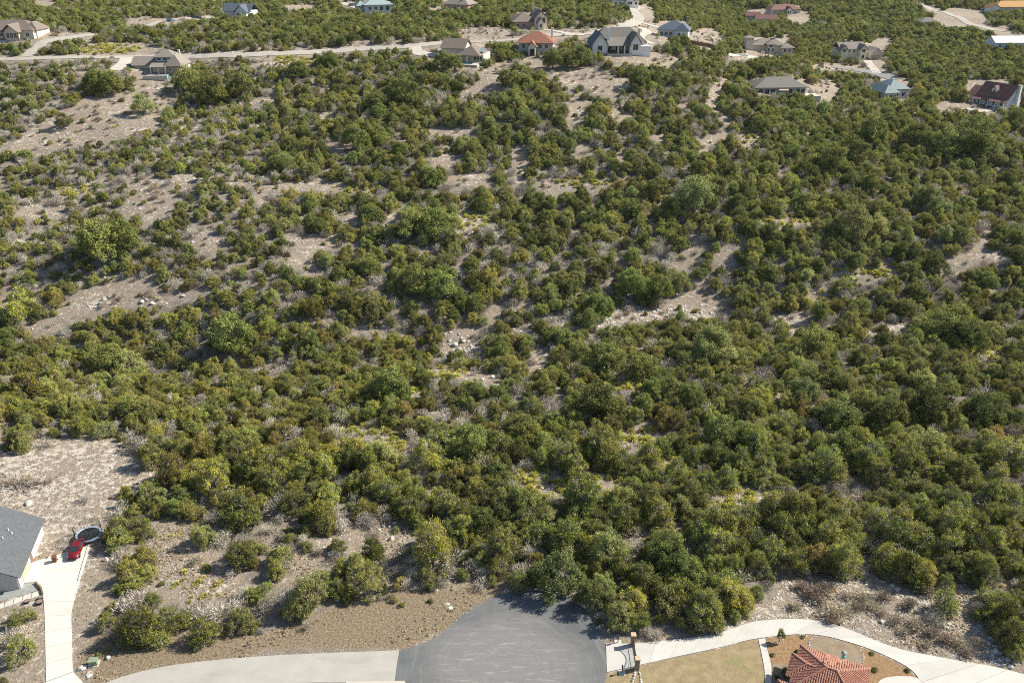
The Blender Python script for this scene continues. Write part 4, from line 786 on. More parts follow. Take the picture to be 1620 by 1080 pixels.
    def done(s):
        for b in s.boxes: HOUSEBOX.append((s.p, s.rz) + b)
# 1: long brown-roofed house behind the road junction
h = House(22, 61, -4, 'long cream house with brown hip roof and timber porch gable by the road junction'); a = h.m
h.block(a(-50), a(34), 0, 13, 3.4, 'wall_cream'); h.hip(a(-50), a(34), 0, 13, 3.4, 3.8, 'roof_brown'); h.block(a(-8), a(14), -2.5, 1, 3.3, 'wall_cream', gable=('y', 2.6)); h.gable(a(-10), a(16), -3.5, 5, 3.3, 3.0, 'y', 'roof_brown')
h.block(a(14), a(36), 2, 11, 3.4, 'wall_cream'); h.hip(a(14), a(37), 1.5, 11.5, 3.5, 3.2, 'roof_brown'); h.wins('f', [a(-3), a(3), a(9)], 1.5, 1.3, 2.2, -2.5); h.wins('f', [a(-30), a(-20), a(24)], 1.6, 1.6, 1.5, -.0)
for x in (-9, 15): h.part('column', 'timber', a(x) - .2, a(x) + .2, -3.3, -2.9, -1, 3.2)
h.done()
# 2: house with the clerestory and terrace above the dry slope
h = House(262, 117, 2, 'taupe-roofed house with upstairs window band and terrace above the dry slope'); a = h.m
h.block(a(-20), a(27), 1, 11, 3.2, 'wall_stone'); h.block(a(-16), a(12), 4, 11, 6.2, 'wall_bluewhite'); h.hip(a(-19), a(14), 3.6, 11.5, 6.2, 2.6, 'roof_taupe'); h.hip(a(2), a(28), -1, 11, 3.2, 4.2, 'roof_taupe'); h.block(a(4), a(25), -.6, 3, 3.1, 'wall_brick')
h.shed(a(-22), a(5), -2.2, 4.1, 3.0, 4.5, 'roof_taupe'); h.block(a(-55), a(-20), 5, 13, 3.0, 'wall_stone'); h.gable(a(-56), a(-18), 4.5, 13.5, 3.0, 2.8, 'x', 'roof_taupe')
h.wins('f', [a(-12), a(-2.5), a(6.5)], 5.3, 1.5, .9, 4.0); h.win('f', a(9), 1.7, 1.1, 1.4, -.6); h.part('terrace', 'concrete_far', a(-24), a(8), -7, 0.9, -2, .12); h.part('pool', 'pool_water', a(-12), a(10), -6.2, -3.6, -1, .16); h.part('terrace_wall', 'wall_stone', a(-26), a(12), -7.6, -7.05, -2.5, .5)
for x in (-20, -8, 3): h.part('column', 'wall_stone', a(x) - .2, a(x) + .2, -2.0, -1.6, -1, 3.0)
h.chimney(a(16), 8, 5, 8.3); h.done()
# 3
h = House(737, 99, -14, 'brown-roofed two-block house with stone columns and pool terrace'); a = h.m
h.block(a(-45), a(-8), 5, 15, 5.2, 'wall_cream', gable=('x', 3)); h.gable(a(-46), a(-7), 4.6, 15.4, 5.2, 3.3, 'x', 'roof_brown'); h.block(a(-8), a(28), 1, 12, 3.2, 'wall_cream'); h.hip(a(-12), a(24), -2, 12, 3.2, 3.6, 'roof_brown'); h.win('r', 8, 4.2, 1.4, 1.5, a(-8)); h.win('f', a(-14), 2.2, 1.5, 1.5, 5.0); h.wins('f', [a(14), a(19), a(24)], 1.6, 1.1, 1.7, 1.0)
for x in (-8, 4): h.part('column', 'wall_cream', a(x) - .35, a(x) + .35, -2.0, -1.3, -1, 3.2)
h.slabroof([[(a(8), 2, 4.3), (a(27), 2, 4.3), (a(27), 8, 5.0), (a(8), 8, 5.0)]], 'roof_teal', .15, 'sunroom_roof'); h.part('terrace', 'concrete_far', a(-12), a(26), -7, .9, -2, .1); h.part('pool', 'pool_water', a(2), a(14), -6, -3.5, -1, .15); h.part('umbrella', 'roof_blue', a(29), a(32), -1, 0, 0, 1.8); h.done()
# 4
h = House(846, 85, -6, 'house with orange tile hip roof and arched garage bay'); a = h.m
h.block(a(-26), a(28), 1, 14, 4.4, 'wall_grey'); h.hip(a(-27), a(29), .6, 14.5, 4.4, 4.2, 'roof_orange_tile', .7); h.block(a(-9), a(2), -3, 1, 3.6, 'wall_cream', gable=('y', 1.8)); h.gable(a(-10), a(3), -3.3, 2, 3.6, 2.0, 'y', 'roof_orange_tile'); h.part('garage_door', 'dark_metal', a(-7), a(0), -3.08, -3.002, -.5, 2.3); h.chimney(a(25), 8, 6, 10, 'wall_white'); h.wins('f', [a(-18), a(8), a(18)], 3.0, 1.4, 1.5, 1.0); h.done()
# 5
h = House(842, 47, 10, 'brown gabled house with tall cream entrance front and chimney'); a = h.m
h.block(a(-28), a(8), 2, 16, 3.6, 'wall_brick'); h.hip(a(-30), a(10), 1.5, 16.5, 3.6, 4.0, 'roof_brown'); h.block(a(4), a(24), 0, 12, 5.4, 'wall_cream', gable=('y', 3)); h.gable(a(2), a(26), -.4, 13, 5.4, 3.4, 'y', 'roof_brown'); h.block(a(8), a(17), -2, 2, 3.6, 'wall_cream', gable=('y', 2)); h.gable(a(7), a(18), -2.2, 3, 3.6, 2.2, 'y', 'roof_brown'); h.win('f', a(19), 4.4, 1.3, 2.2, 0); h.win('f', a(12.5), 1.8, 1.3, 1.6, -2); h.chimney(a(8), 10, 6, 11, 'wall_cream'); h.wins('f', [a(-22), a(-12)], 1.8, 1.6, 1.5, 2.0); h.done()
# 6: the large grey-roofed house on the crest
h = House(982, 84, 4, 'large white house with grey gables, chimney and columned porch on the crest'); a = h.m
h.block(a(-42), a(40), 4, 15, 4.2, 'wall_white'); h.hip(a(-44), a(42), 3.5, 16, 4.2, 5.6, 'roof_olive', .6); h.block(a(-46), a(-22), -1, 10, 3.8, 'wall_white', gable=('y', 4.6)); h.gable(a(-47), a(-21), -1.5, 12, 3.8, 4.8, 'y', 'roof_blue'); h.block(a(14), a(30), -2, 8, 4.2, 'wall_white', gable=('y', 4)); h.gable(a(13), a(31), -2.4, 9, 4.2, 4.2, 'y', 'roof_olive'); h.shed(a(-22), a(14), -3, 5, 3.4, 6.0, 'roof_olive')
for x in (-6, 4, 13): h.part('column', 'wall_cream', a(x) - .3, a(x) + .3, -2.8, -2.2, -1.5, 3.4)
h.win('f', a(22), 2.6, 2.2, 2.4, -2); h.win('f', a(-34), 2.2, 2.0, 2.0, -1); h.wins('f', [a(-16), a(-2), a(8)], 1.7, 1.8, 2.1, 4.0); h.chimney(a(-19), 3, 2, 10.2, 'wall_white', 1.1); h.block(a(30), a(46), -2, 2, 3.0, 'wall_white'); h.part('terrace', 'concrete_far', a(-24), a(16), -4, 3.9, -2.6, .06); h.chimney(a(33), 8, 6, 9, 'wall_stone'); h.done()
# 7
h = House(1066, 60, -16, 'white house with dark blue-grey hip roof beside the bend in the road'); a = h.m
h.block(a(-26), a(20), 1, 14, 3.6, 'wall_bluewhite'); h.hip(a(-27), a(21), .5, 14.5, 3.6, 4.0, 'roof_blue'); h.block(a(2), a(22), -2, 6, 3.6, 'wall_bluewhite'); h.hip(a(1), a(23), -2.4, 9, 3.6, 3.2, 'roof_blue'); h.wins('f', [a(-20), a(-13), a(-6)], 1.8, 1.5, 1.6, 1.0); h.wins('f', [a(8), a(16)], 1.8, 1.4, 1.3, -2.0); h.chimney(a(16), 9, 6, 9.2, 'roof_teal', .7); h.done()
# 8
h = House(990, 11, 0, 'white-gabled house with dark blue roof at the end of the road'); a = h.m
h.block(a(-22), a(20), 1, 13, 4.2, 'wall_white'); h.gable(a(-22), a(20), .6, 13.4, 4.2, 4, 'x', 'roof_blue'); h.block(a(0), a(11), -2, 3, 4.2, 'wall_white', gable=('y', 3.4)); h.gable(a(-1), a(12), -2.4, 6, 4.2, 3.6, 'y', 'roof_brown'); h.wins('f', [a(3.5), a(7.5)], 2.4, 1.4, 1.8, -2); h.wins('f', [a(-16), a(-9), a(16)], 2, 1.4, 1.5, 1.0); h.done()
# 9
h = House(600, 23, 20, 'pale teal house with seafoam metal hip roof standing in the trees'); a = h.m
h.block(a(-22), a(22), 0, 12, 5.2, 'wall_teal'); h.hip(a(-23), a(23), -.3, 12.3, 5.2, 3.0, 'roof_seafoam', .6); h.block(a(-32), a(-20), 4, 12, 4.4, 'wall_teal'); h.hip(a(-33), a(-18), 3.6, 12.5, 4.6, 2.6, 'roof_seafoam'); h.wins('f', [a(4), a(14)], 3.2, 1.8, 2.2, 0); h.wins('f', [a(-14), a(-5)], 3.4, 1.6, 1.5, 0); h.wins('r', [3, 7.5], 3.0, 1.6, 1.8, a(22)); h.done()
# 10
h = House(722, 18, -22, 'tan house with taupe hip roof beside the seafoam-roofed one'); a = h.m
h.block(a(-22), a(20), 0, 13, 3.8, 'wall_brick'); h.hip(a(-23), a(21), -.4, 13.4, 3.8, 4.4, 'roof_taupe'); h.wins('f', [a(-14), a(-2), a(10)], 2, 1.5, 1.6, 0); h.chimney(a(8), 3, 4, 7, 'wall_brick', .7); h.done()
# 11
h = House(374, 29, -10, 'grey-blue gabled house half hidden behind roadside trees'); a = h.m
h.block(a(-22), a(22), 1, 11, 3.6, 'wall_bluewhite'); h.gable(a(-23), a(23), .6, 11.4, 3.6, 3.4, 'x', 'roof_blue'); h.block(a(2), a(20), -2, 4, 3.6, 'wall_bluewhite', gable=('y', 3)); h.gable(a(1), a(21), -2.3, 6, 3.6, 3.2, 'y', 'roof_blue'); h.wins('f', [a(7), a(15)], 1.9, 1.4, 1.5, -2); h.done()
# 12: house with the square tower
h = House(1216, 86, -4, 'stone house with square tower and low taupe roofs among the oaks'); a = h.m
h.block(a(-37), a(-25), 1, 6.5, 8.2, 'wall_stone'); h.hip(a(-37), a(-25), 1, 6.5, 8.2, 1.1, 'roof_taupe', .6); h.wins('f', [a(-34.5), a(-31), a(-27.5)], 7.2, .5, .8, 1.0); h.block(a(-24), a(26), 4, 14, 4.0, 'wall_stone'); h.hip(a(-24), a(27), 3.6, 14.4, 4.2, 3.0, 'roof_taupe'); h.block(a(-2), a(8), 1, 5, 5.0, 'wall_stone'); h.hip(a(-4), a(10), .6, 7, 5.0, 1.8, 'roof_taupe'); h.block(a(20), a(38), 2, 11, 3.2, 'wall_grey'); h.hip(a(19), a(40), 1.6, 11.4, 3.2, 2.0, 'roof_taupe'); h.wins('f', [a(0), a(6)], 1.8, 1.1, 2.2, 1.0); h.win('f', a(3), 4.0, 2.2, .9, 1.0); h.wins('f', [a(26), a(33)], 1.7, 1.2, 1.4, 2.0); h.chimney(a(12), 9, 6, 8.4, 'wall_grey'); h.done()
# 13
h = House(1236, 151, 3, 'single-storey house under wide grey hip roof with pale pool yard'); a = h.m
h.block(a(-40), a(40), 1, 13, 3.2, 'wall_grey'); h.hip(a(-41), a(41), .5, 13.5, 3.2, 3.4, 'roof_olive', .8); h.slabroof([[(a(-6), -2, 2.4), (a(9), -2, 2.4), (a(9), 1, 3.0), (a(-6), 1, 3.0)]], 'garage_beige', .15, 'awning'); h.wins('f', [a(-32), a(-22), a(-13), a(15), a(27), a(35)], 1.6, 1.7, 1.8, 1.0); h.part('terrace', 'concrete_far', a(36), a(60), -3, 4, -2.5, .1); h.part('pool', 'pool_water', a(-20), a(4), -7, -4, -2, .12); h.part('skylight', 'glass', a(12), a(22), 2.6, 3.4, 4.0, 4.35); h.done()
# 14
h = House(1350, 95, 8, 'two-storey cream house with twin front gables and linked garage'); a = h.m
h.block(a(-22), a(20), 2, 11, 6.0, 'wall_cream'); h.gable(a(-22), a(20), 1.8, 11.2, 6.0, 3.0, 'x', 'roof_taupe'); h.block(a(-22), a(-13), 0, 4, 6.0, 'wall_cream', gable=('y', 2)); h.gable(a(-22.5), a(-12.5), -.3, 6, 6.0, 2.2, 'y', 'roof_taupe'); h.block(a(8), a(19), -1, 4, 6.0, 'wall_cream', gable=('y', 2.2)); h.gable(a(7.5), a(19.5), -1.3, 6, 6.0, 2.4, 'y', 'roof_taupe'); h.win('f', a(-17.5), 5.2, 1.7, 1.6, 0); h.win('f', a(13.5), 5.0, 1.9, 1.5, -1); h.win('f', a(13.5), 1.8, 1.7, 1.6, -1); h.wins('f', [a(-6), a(2)], 4.4, 1.2, 1.3, 2.0)
h.block(a(28), a(48), 0, 9, 3.0, 'wall_stone', gable=('y', 3)); h.gable(a(27.5), a(48.5), -.4, 9.4, 3.0, 3.3, 'y', 'wall_cream'); h.part('garage_door', 'garage_beige', a(31), a(45), -.08, -.002, -.3, 2.4); h.slabroof([[(a(20), 2, 3.2), (a(28), 2, 3.2), (a(28), 5, 3.6), (a(20), 5, 3.6)]], 'timber', .15, 'link_roof'); h.part('railing', 'timber', a(20), a(28), 1.8, 1.95, 0, 1.0); h.chimney(a(-8), 7, 7, 10); h.done()
# 15
h = House(1414, 157, 14, 'stone house with teal-grey roof beside a small pool and road end'); a = h.m
h.block(a(-24), a(26), 1, 13, 3.8, 'wall_grey'); h.hip(a(-10), a(27), .8, 13.4, 4.2, 3.6, 'roof_teal', .6); h.block(a(-26), a(-4), -3, 9, 3.6, 'wall_stone'); h.hip(a(-27), a(-2), -3.5, 10, 3.6, 2.9, 'roof_teal', .6); h.part('solar_panel', 'glass', a(-20), a(-12), -2.6, .2, 4.3, 4.75); h.wins('f', [a(-21), a(-14), a(-8)], 1.7, 1.3, 1.9, -3); h.wins('f', [a(6), a(18)], 1.8, 1.6, 1.6, 1.0); h.part('terrace', 'concrete_far', a(-36), a(2), -9, -3.1, -3, .06); h.part('pool', 'pool_water', a(-30), a(-8), -8, -5, -2, .11); h.done()
# 16: maroon roof, pale gable end
h = House(1566, 168, -56, 'pale blue-white house with maroon roof, dormer, porch and chimney'); a = h.m
h.block(a(-24), a(26), 0, 11, 4.4, 'wall_bluewhite', gable=('x', 5.0)); h.gable(a(-24.5), a(26.5), -.2, 11.2, 4.4, 5.2, 'x', 'roof_maroon', .35); h.shed(a(-26), a(27), -3.2, 0.3, 2.9, 4.2, 'roof_maroon')
for x in (-24, -12, 0, 12, 25): h.part('column', 'trim', a(x) - .14, a(x) + .14, -3.0, -2.7, -1, 2.85)
h.block(a(-6), a(3), 1.6, 4.6, 7.2, 'wall_bluewhite', z0=5.0, gable=('y', 1.4)); h.gable(a(-6.5), a(3.5), 1.3, 5.2, 7.2, 1.6, 'y', 'roof_maroon', .3); h.win('f', a(-1.5), 6.4, 1.1, 1.2, 1.6); h.wins('f', [a(-18), a(-6), a(6), a(18)], 1.6, 1.4, 1.9, 0); h.block(a(-46), a(-24), 5, 14, 3.4, 'wall_bluewhite'); h.gable(a(-47), a(-24), 4.6, 14.4, 3.4, 3.2, 'x', 'roof_maroon'); h.chimney(a(29), 6, -1, 9.6, 'wall_white', 1.3); h.done()
# 17
h = House(1606, 78, 2, 'long grey metal-roofed building behind dark oaks'); a = h.m
h.block(a(-34), a(44), 0, 12, 4.0, 'wall_bluewhite', gable=('x', 3)); h.gable(a(-34), a(44), -.2, 12.2, 4.0, 3.2, 'x', 'roof_metal'); h.wins('f', [a(-26), a(-14), a(0), a(14)], 2, 1.4, 1.5, 0); h.done()
# 18
h = House(1600, 20, 3, 'house under construction with bare orange roof sheathing'); a = h.m
h.block(a(-26), a(44), 0, 13, 4.2, 'wall_grey'); h.hip(a(-27), a(45), -.4, 13.4, 4.2, 4.4, 'roof_sheathing'); h.block(a(-36), a(-22), -1, 8, 4.0, 'wall_bluewhite', gable=('y', 2.6)); h.gable(a(-36.5), a(-21.5), -1.3, 9, 4.0, 2.9, 'y', 'roof_sheathing'); h.wins('f', [a(-10), a(4), a(18)], 2, 1.6, 1.7, 0); h.done()
# 19, 20
h = House(1204, 38, -14, 'terracotta-roofed stucco house with three gabled blocks'); a = h.m
h.block(a(-24), a(-4), 4, 11, 5.4, 'wall_grey', gable=('x', 2)); h.gable(a(-25), a(-3), 3.6, 11.4, 5.4, 2.4, 'x', 'roof_maroon'); h.block(a(-8), a(22), -1, 8, 3.6, 'wall_grey', gable=('x', 2.4)); h.gable(a(-9), a(23), -1.4, 8.4, 3.6, 2.8, 'x', 'roof_maroon'); h.win('r', 3.5, 2.2, 1.4, 1.8, a(22)); h.wins('f', [a(-2), a(6), a(14)], 1.9, 1.3, 1.6, -1); h.wins('f', [a(-20), a(-13)], 4, 1.1, 1.1, 4); h.chimney(a(4), 8, 4, 8, 'wall_cream'); h.done()
h = House(1243, 24, 12, 'maroon-roofed house with pale arched gable beside the terracotta one'); a = h.m
h.block(a(-24), a(26), 2, 12, 4.0, 'wall_grey'); h.hip(a(-25), a(27), 1.6, 12.4, 4.0, 3.6, 'roof_maroon'); h.block(a(0), a(9), -1, 3, 3.8, 'wall_bluewhite', gable=('y', 2.4)); h.gable(a(-.8), a(9.8), -1.3, 5, 3.8, 2.6, 'y', 'roof_maroon'); h.wins('f', [a(2.5), a(6.5)], 2.2, 1.3, 2.0, -1); h.wins('f', [a(-18), a(-9), a(18)], 2, 1.4, 1.5, 2.0); h.chimney(a(12), 8, 5, 9); h.done()
# 21
h = House(1469, 42, 0, 'low grey roof showing above the trees below the far road'); a = h.m
h.block(a(-13), a(14), 0, 10, 3.2, 'wall_grey'); h.hip(a(-14), a(15), -.4, 10.4, 3.2, 2.8, 'roof_olive'); h.wins('f', [a(-6), a(6)], 1.7, 1.3, 1.4, 0); h.done()
def in_house(x, y, r):
    for p, rz, x0, x1, y0, y1 in HOUSEBOX:
        dx, dy = x - p[0], y - p[1]; c, s_ = math.cos(-rz), math.sin(-rz); lx, ly = dx * c - dy * s_, dx * s_ + dy * c
        if x0 - r * .6 - .8 < lx < x1 + r * .6 + .8 and y0 - r * .6 - .8 < ly < y1 + r * .6 + .8: return True
    return False
PLANTS = [d for d in PLANTS if d['kind'] == Gc or not (on_road(d['x'], d['y'], d['R']) or in_house(d['x'], d['y'], d['R']))]
def px_of(d): a, b, c = project([[d['x'], d['y'], d['z'] + d['H'] * .5]]); return float(a[0]), float(b[0]), FPX / float(c[0])
for d in PLANTS: d['ax'] = float(rng.uniform(.86, 1.17)); d['px'], d['py'], d['sc'] = px_of(d); d['wpx'] = d['R'] * d['sc'] * 2
NAME = {J: 'juniper_tree', Y: 'olive_juniper', R2: 'rusty_juniper', O: 'oak_tree', P: 'oak_tree', Sg: 'bare_shrub', Sb: 'bare_shrub', Gc: 'grass_clump'}
CAT = {J: 'tree', Y: 'tree', R2: 'tree', O: 'tree', P: 'tree', Sg: 'shrub', Sb: 'shrub', Gc: 'grass clump'}
LOOK = {J: 'dark green juniper', Y: 'yellowish olive juniper', R2: 'rusty brown juniper', O: 'grey-green live oak', P: 'pale silvery live oak', Sg: 'leafless grey shrub', Sb: 'low brown leafless bush', Gc: 'yellow-green grass clump'}
STUFFL = {J: 'dense dark green junipers covering the far hillside', Y: 'olive junipers mixed through the far hillside', R2: 'brownish junipers scattered on the far hillside', O: 'grey-green live oaks scattered on the far ridge', P: 'pale oaks scattered on the far ridge', Sg: 'grey leafless brush filling gaps in the wood', Sb: 'low brown brush on open stony patches', Gc: 'yellow-green grass tufts in hillside gaps'}
SNAME = {J: 'juniper_wood', Y: 'juniper_wood', R2: 'juniper_wood', O: 'oak_wood', P: 'oak_wood', Sg: 'brush', Sb: 'brush', Gc: 'grass'}
def zone(px, py):
    if py > 850:
        if px < 175: return 'beside the left driveway'
        if px < 300 and py > 930: return 'in the roadside thicket by the driveway'
        if px < 440: return 'on stony ground near the trampoline'
        if px < 660: return 'on the verge above the road'
        if px < 850: return 'at the head of the dry verge'
        if px < 1010: return 'at the rim of the asphalt circle'
        if px < 1230: return 'in the thicket behind the white driveway'
        if px < 1540 and py > 920: return 'on the rocky bank'
        if px < 1540: return 'at the top of the rocky bank'
        return 'beyond the end of the rocky bank'
    if py > 690:
        if px < 260: return 'at the cleared yard edge'
        if px < 600: return 'in the wood behind the yard'
        if px < 1000: return 'in the wood behind the asphalt circle'
        return 'in the wood above the bank'
    if py > 560: return 'on the lower slope by the ravine'
    if py > 400: return 'on the middle slope across the ravine'
    if py > 200: return 'on the upper slope below the houses'
    return 'near the ridge houses'
ANCHOR = {'beside the left driveway': ('bin', (87, 888)), 'in the roadside thicket by the driveway': ('driveway', (114, 1000)), 'on stony ground near the trampoline': ('trampoline', (142, 851)), 'on the verge above the road': ('red sign', (388, 1026)), 'at the head of the dry verge': ('asphalt', (810, 936)),
          'at the rim of the asphalt circle': ('gate', (1004, 1038)), 'in the thicket behind the white driveway': ('gate', (1004, 1038)), 'on the rocky bank': ('tiled house', (1300, 1040)), 'at the top of the rocky bank': ('tiled house', (1300, 1040)), 'beyond the end of the rocky bank': ('driveway', (1580, 1056)),
          'at the cleared yard edge': ('brush pile', (38, 768)), 'in the wood behind the yard': ('trampoline', (142, 851)), 'in the wood behind the asphalt circle': ('asphalt', (810, 936)), 'in the wood above the bank': ('tiled house', (1300, 1040))}
ORD = ['nearest to', 'second from', 'third from', 'fourth from', 'fifth from', 'sixth from', 'seventh from', 'eighth from', 'ninth from', 'tenth from', 'eleventh from', 'twelfth from']
CAP = {J: 300, Y: 300, R2: 300, O: 200, P: 100, Sg: 200, Sb: 100, Gc: 300}
for kd in (J, Y, R2, O, P, Sg, Sb, Gc):
    ds = [d for d in PLANTS if d['kind'] == kd]; inn = [d for d in ds if -10 < d['px'] < 1630 and -10 < d['py'] < 1095]
    inn.sort(key=lambda d: (-d['listed'] * 12 - d['wpx'])); ind = inn[:CAP[kd]]; ids = set(id(d) for d in ind); rest = [d for d in ds if id(d) not in ids]
    byl = {}
    for d in ind:
        big = d['R'] / PROTO[kd][d['proto']]['R']; size = '' if kd in (Gc, Sb) else ('large ' if big > 1.12 else ('small ' if big < .62 else '')); d['zone'] = zone(d['px'], d['py']); d['lab'] = size + LOOK[kd] + ' ' + d['zone']; byl.setdefault((d['lab'], d['zone']), []).append(d)
    for (l_, z_), lst in byl.items():
        if z_ in ANCHOR and len(lst) > 1:
            nm_, ap = ANCHOR[z_]; ap = G(*ap); lst.sort(key=lambda d: (d['x'] - ap[0]) ** 2 + (d['y'] - ap[1]) ** 2)
            for k, d in enumerate(lst): d['lab'] = l_ + ', ' + ((ORD[k] + ' the ' + nm_) if k < 12 else 'farther from the ' + nm_)
    for d in ind:
        pr = PROTO[kd][d['proto']]; zn = d['zone']; lab = d['lab']; grp = 'plants ' + zn
        sc3 = (d['s'] * d['ax'], d['s'] / d['ax'], d['sz']); loc = (d['x'], d['y'], d['z'] - .04)
        if pr['wood'] is None:
            o = bpy.data.objects.new(NAME[kd], pr['crown']); o.location = loc; o.scale = sc3; o.rotation_euler = (0, 0, d['rot']); link(o); tag(o, lab, CAT[kd], grp)
        else:
            r = bpy.data.objects.new(NAME[kd], None); r.location = loc; r.scale = sc3; r.rotation_euler = (0, 0, d['rot']); r.empty_display_size = .5; link(r); tag(r, lab, CAT[kd], grp)
            tw = kd in (Sg, Sb); o = link(bpy.data.objects.new('twigs' if tw else 'crown', pr['crown']), r)
            if tw: o['kind'] = 'stuff'
            link(bpy.data.objects.new('stem' if tw else 'trunk', pr['wood']), r)
    if rest:
        scatter(SNAME[kd], [(d['x'], d['y'], d['z'] - .04) for d in rest], [d['rot'] for d in rest], [(d['s'] * d['ax'], d['s'] / d['ax'], d['sz']) for d in rest], [d['proto'] for d in rest], [p['joined'] for p in PROTO[kd]], STUFFL[kd])

# ---------------------------------------------------------------- rubble, boulders, dry grass
def pts_in(poly, n, seed):
    g = np.random.default_rng(seed); P = [G(*p) for p in poly]; P = np.array(P); x = g.uniform(P[:, 0].min(), P[:, 0].max(), n); y = g.uniform(P[:, 1].min(), P[:, 1].max(), n); z = hgt(x, y)
    a, b, c = project(np.stack([x, y, z], 1)); ok = inpoly(poly, a, b); return np.stack([x, y, z], 1)[ok], a[ok], b[ok]
hard = [[(60, 1085), (66, 925), (28, 925), (38, 888), (95, 880), (124, 858), (146, 858), (122, 925), (114, 985), (136, 1085)], [(952, 1005), (1110, 1003), (1215, 976), (1262, 975), (1310, 981), (1390, 1011), (1480, 1034), (1580, 1052), (1660, 1080), (1640, 1200), (940, 1200)], [(150, 1090), (200, 1066), (325, 1043), (632, 1026), (690, 1006), (765, 949), (832, 928), (900, 942), (950, 985), (962, 1060), (960, 1200), (150, 1200)], [(-80, 800), (66, 808), (72, 845), (36, 935), (-80, 965)]]
def not_hard(a, b):
    m = np.ones(len(a), bool)
    for h_ in hard: m &= ~inpoly(h_, a, b)
    return m
PP = []; SS = []
for poly, n_, lo_, hi_ in ((ROCKBANK, 6500, .05, .27), ([(-60, 705), (110, 690), (200, 700), (243, 748), (188, 791), (160, 870), (150, 980), (-60, 990)], 2600, .05, .18), ([(235, 816), (300, 820), (361, 860), (383, 921), (365, 950), (253, 943), (224, 935)], 900, .05, .22), ([(459, 870), (549, 842), (654, 830), (654, 849), (614, 892), (513, 907), (427, 928)], 900, .05, .25), ([(1540, 960), (1575, 975), (1600, 1060), (1570, 1055)], 500, .1, .4)):
    q, a, b = pts_in(poly, n_, len(PP) + 50); ok = not_hard(a, b); q = q[ok]; PP.append(q); SS.append(lo_ + (hi_ - lo_) * rng.random(len(q)) ** 3.2)
q, a, b = None, None, None
hx = rng.uniform(-260, 330, 40000); hy = rng.uniform(120, 430, 40000); hz = hgt(hx, hy); ha, hb, hc = project(np.stack([hx, hy, hz], 1)); ok = (inbare(ha, hb) | ledge(hx, hy)) & not_hard(ha, hb) & (hb < 800); PP.append(np.stack([hx, hy, hz], 1)[ok]); SS.append(.08 + .42 * rng.random(ok.sum()) ** 4)
hx = rng.uniform(-230, 300, 60000); hy = rng.uniform(205, 425, 60000); hz = hgt(hx, hy); f_ = hgt(hx, hy) / 4.3 + .16 * np.sin(hx / 31.0) + .1 * np.sin(hx / 11.0 + hy / 19.0); f_ = f_ - np.floor(f_); ok = ledge(hx, hy) & (f_ < .045); PP.append(np.stack([hx, hy, hz], 1)[ok]); SS.append(.18 + .55 * rng.random(ok.sum()) ** 2)
for edge in (up, [(690, 1008), (735, 971), (765, 952), (800, 938), (832, 931), (866, 932), (898, 944), (925, 962), (945, 985), (956, 1010)], [(73, 1078), (71, 1000), (67, 930)], [(114.5, 1045), (114, 1000), (113.5, 970), (124, 925)], [(1100, 1005), (1150, 996), (1215, 979), (1262, 977), (1310, 983), (1350, 996), (1390, 1013), (1480, 1036), (1580, 1054)]):
    ce = np.array([G(*p) for p in catmull(edge, 14)]); k_ = rng.integers(0, len(ce) - 1, 420); f_ = rng.random((420, 1)); pe = ce[k_] * (1 - f_) + ce[k_ + 1] * f_; pe[:, :2] += rng.normal(size=(420, 2)) * .3; pe[:, 2] = .03; PP.append(pe); SS.append(.025 + .07 * rng.random(420) ** 2)
# creek bed
cx_ = rng.uniform(-45, 60, 1800); cy_ = 203 + 10 * np.sin(cx_ / 37.0) + .08 * cx_ + rng.normal(size=1800) * 4.5; PP.append(np.stack([cx_, cy_, hgt(cx_, cy_)], 1)); SS.append(.12 + .6 * rng.random(1800) ** 3)
PP = np.concatenate(PP); SS = np.concatenate(SS); n = len(PP)
scatter('rubble', PP, rng.uniform(0, 6.28, n), np.stack([SS * rng.uniform(.8, 1.5, n), SS * rng.uniform(.8, 1.3, n), SS * rng.uniform(.45, .8, n)], 1), rng.integers(0, 6, n), ROCKS_LO, 'loose pale limestone rubble strewn over open ground')
q, a, b = pts_in([(140, 1000), (405, 990), (459, 1000), (564, 945), (802, 905), (812, 935), (690, 1012), (405, 1038), (200, 1075), (130, 1090), (114, 1000)], 2600, 77); q2, a2, b2 = pts_in(ROCKBANK, 5000, 78); q3, a3, b3 = pts_in([(235, 816), (300, 820), (654, 830), (640, 880), (470, 930), (365, 950), (224, 935)], 4500, 79); q4, a4, b4 = pts_in([(-60, 705), (110, 690), (243, 748), (188, 791), (178, 942), (120, 1000), (-60, 1090)], 1100, 80)
q = np.concatenate([q, q2, q3, q4]); a = np.concatenate([a, a2, a3, a4]); b = np.concatenate([b, b2, b3, b4]); ok = not_hard(a, b); q = q[ok]; n = len(q); gs = rng.uniform(.3, 1.0, n) * np.clip(.55 + .5 * np.sin(q[:, 0] / 3.1 + 2 * np.sin(q[:, 1] / 4.3)), .15, 1.05)
scatter('dry_grass', q, rng.uniform(0, 6.28, n), np.stack([gs, gs, gs * rng.uniform(.6, 1.1, n)], 1), rng.integers(0, 3, n), [p['joined'] for p in PROTO['grass_dry']], 'short dry straw-coloured grass on the open ground')
def boulder(px, py, wpx, label, group=None, flat=.6, m=None, k=None):
    p = G(px, py); r = wpx / scale_at(p) / 2 / .82; o = bpy.data.objects.new('boulder', ROCKS[k if k is not None else random.randrange(6)]); o.location = (p[0], p[1], p[2] + r * flat * .35); o.scale = (r, r * random.uniform(.75, 1), r * flat); o.rotation_euler = (0, 0, random.uniform(0, 6.28)); link(o); tag(o, label, 'boulder', group); return o
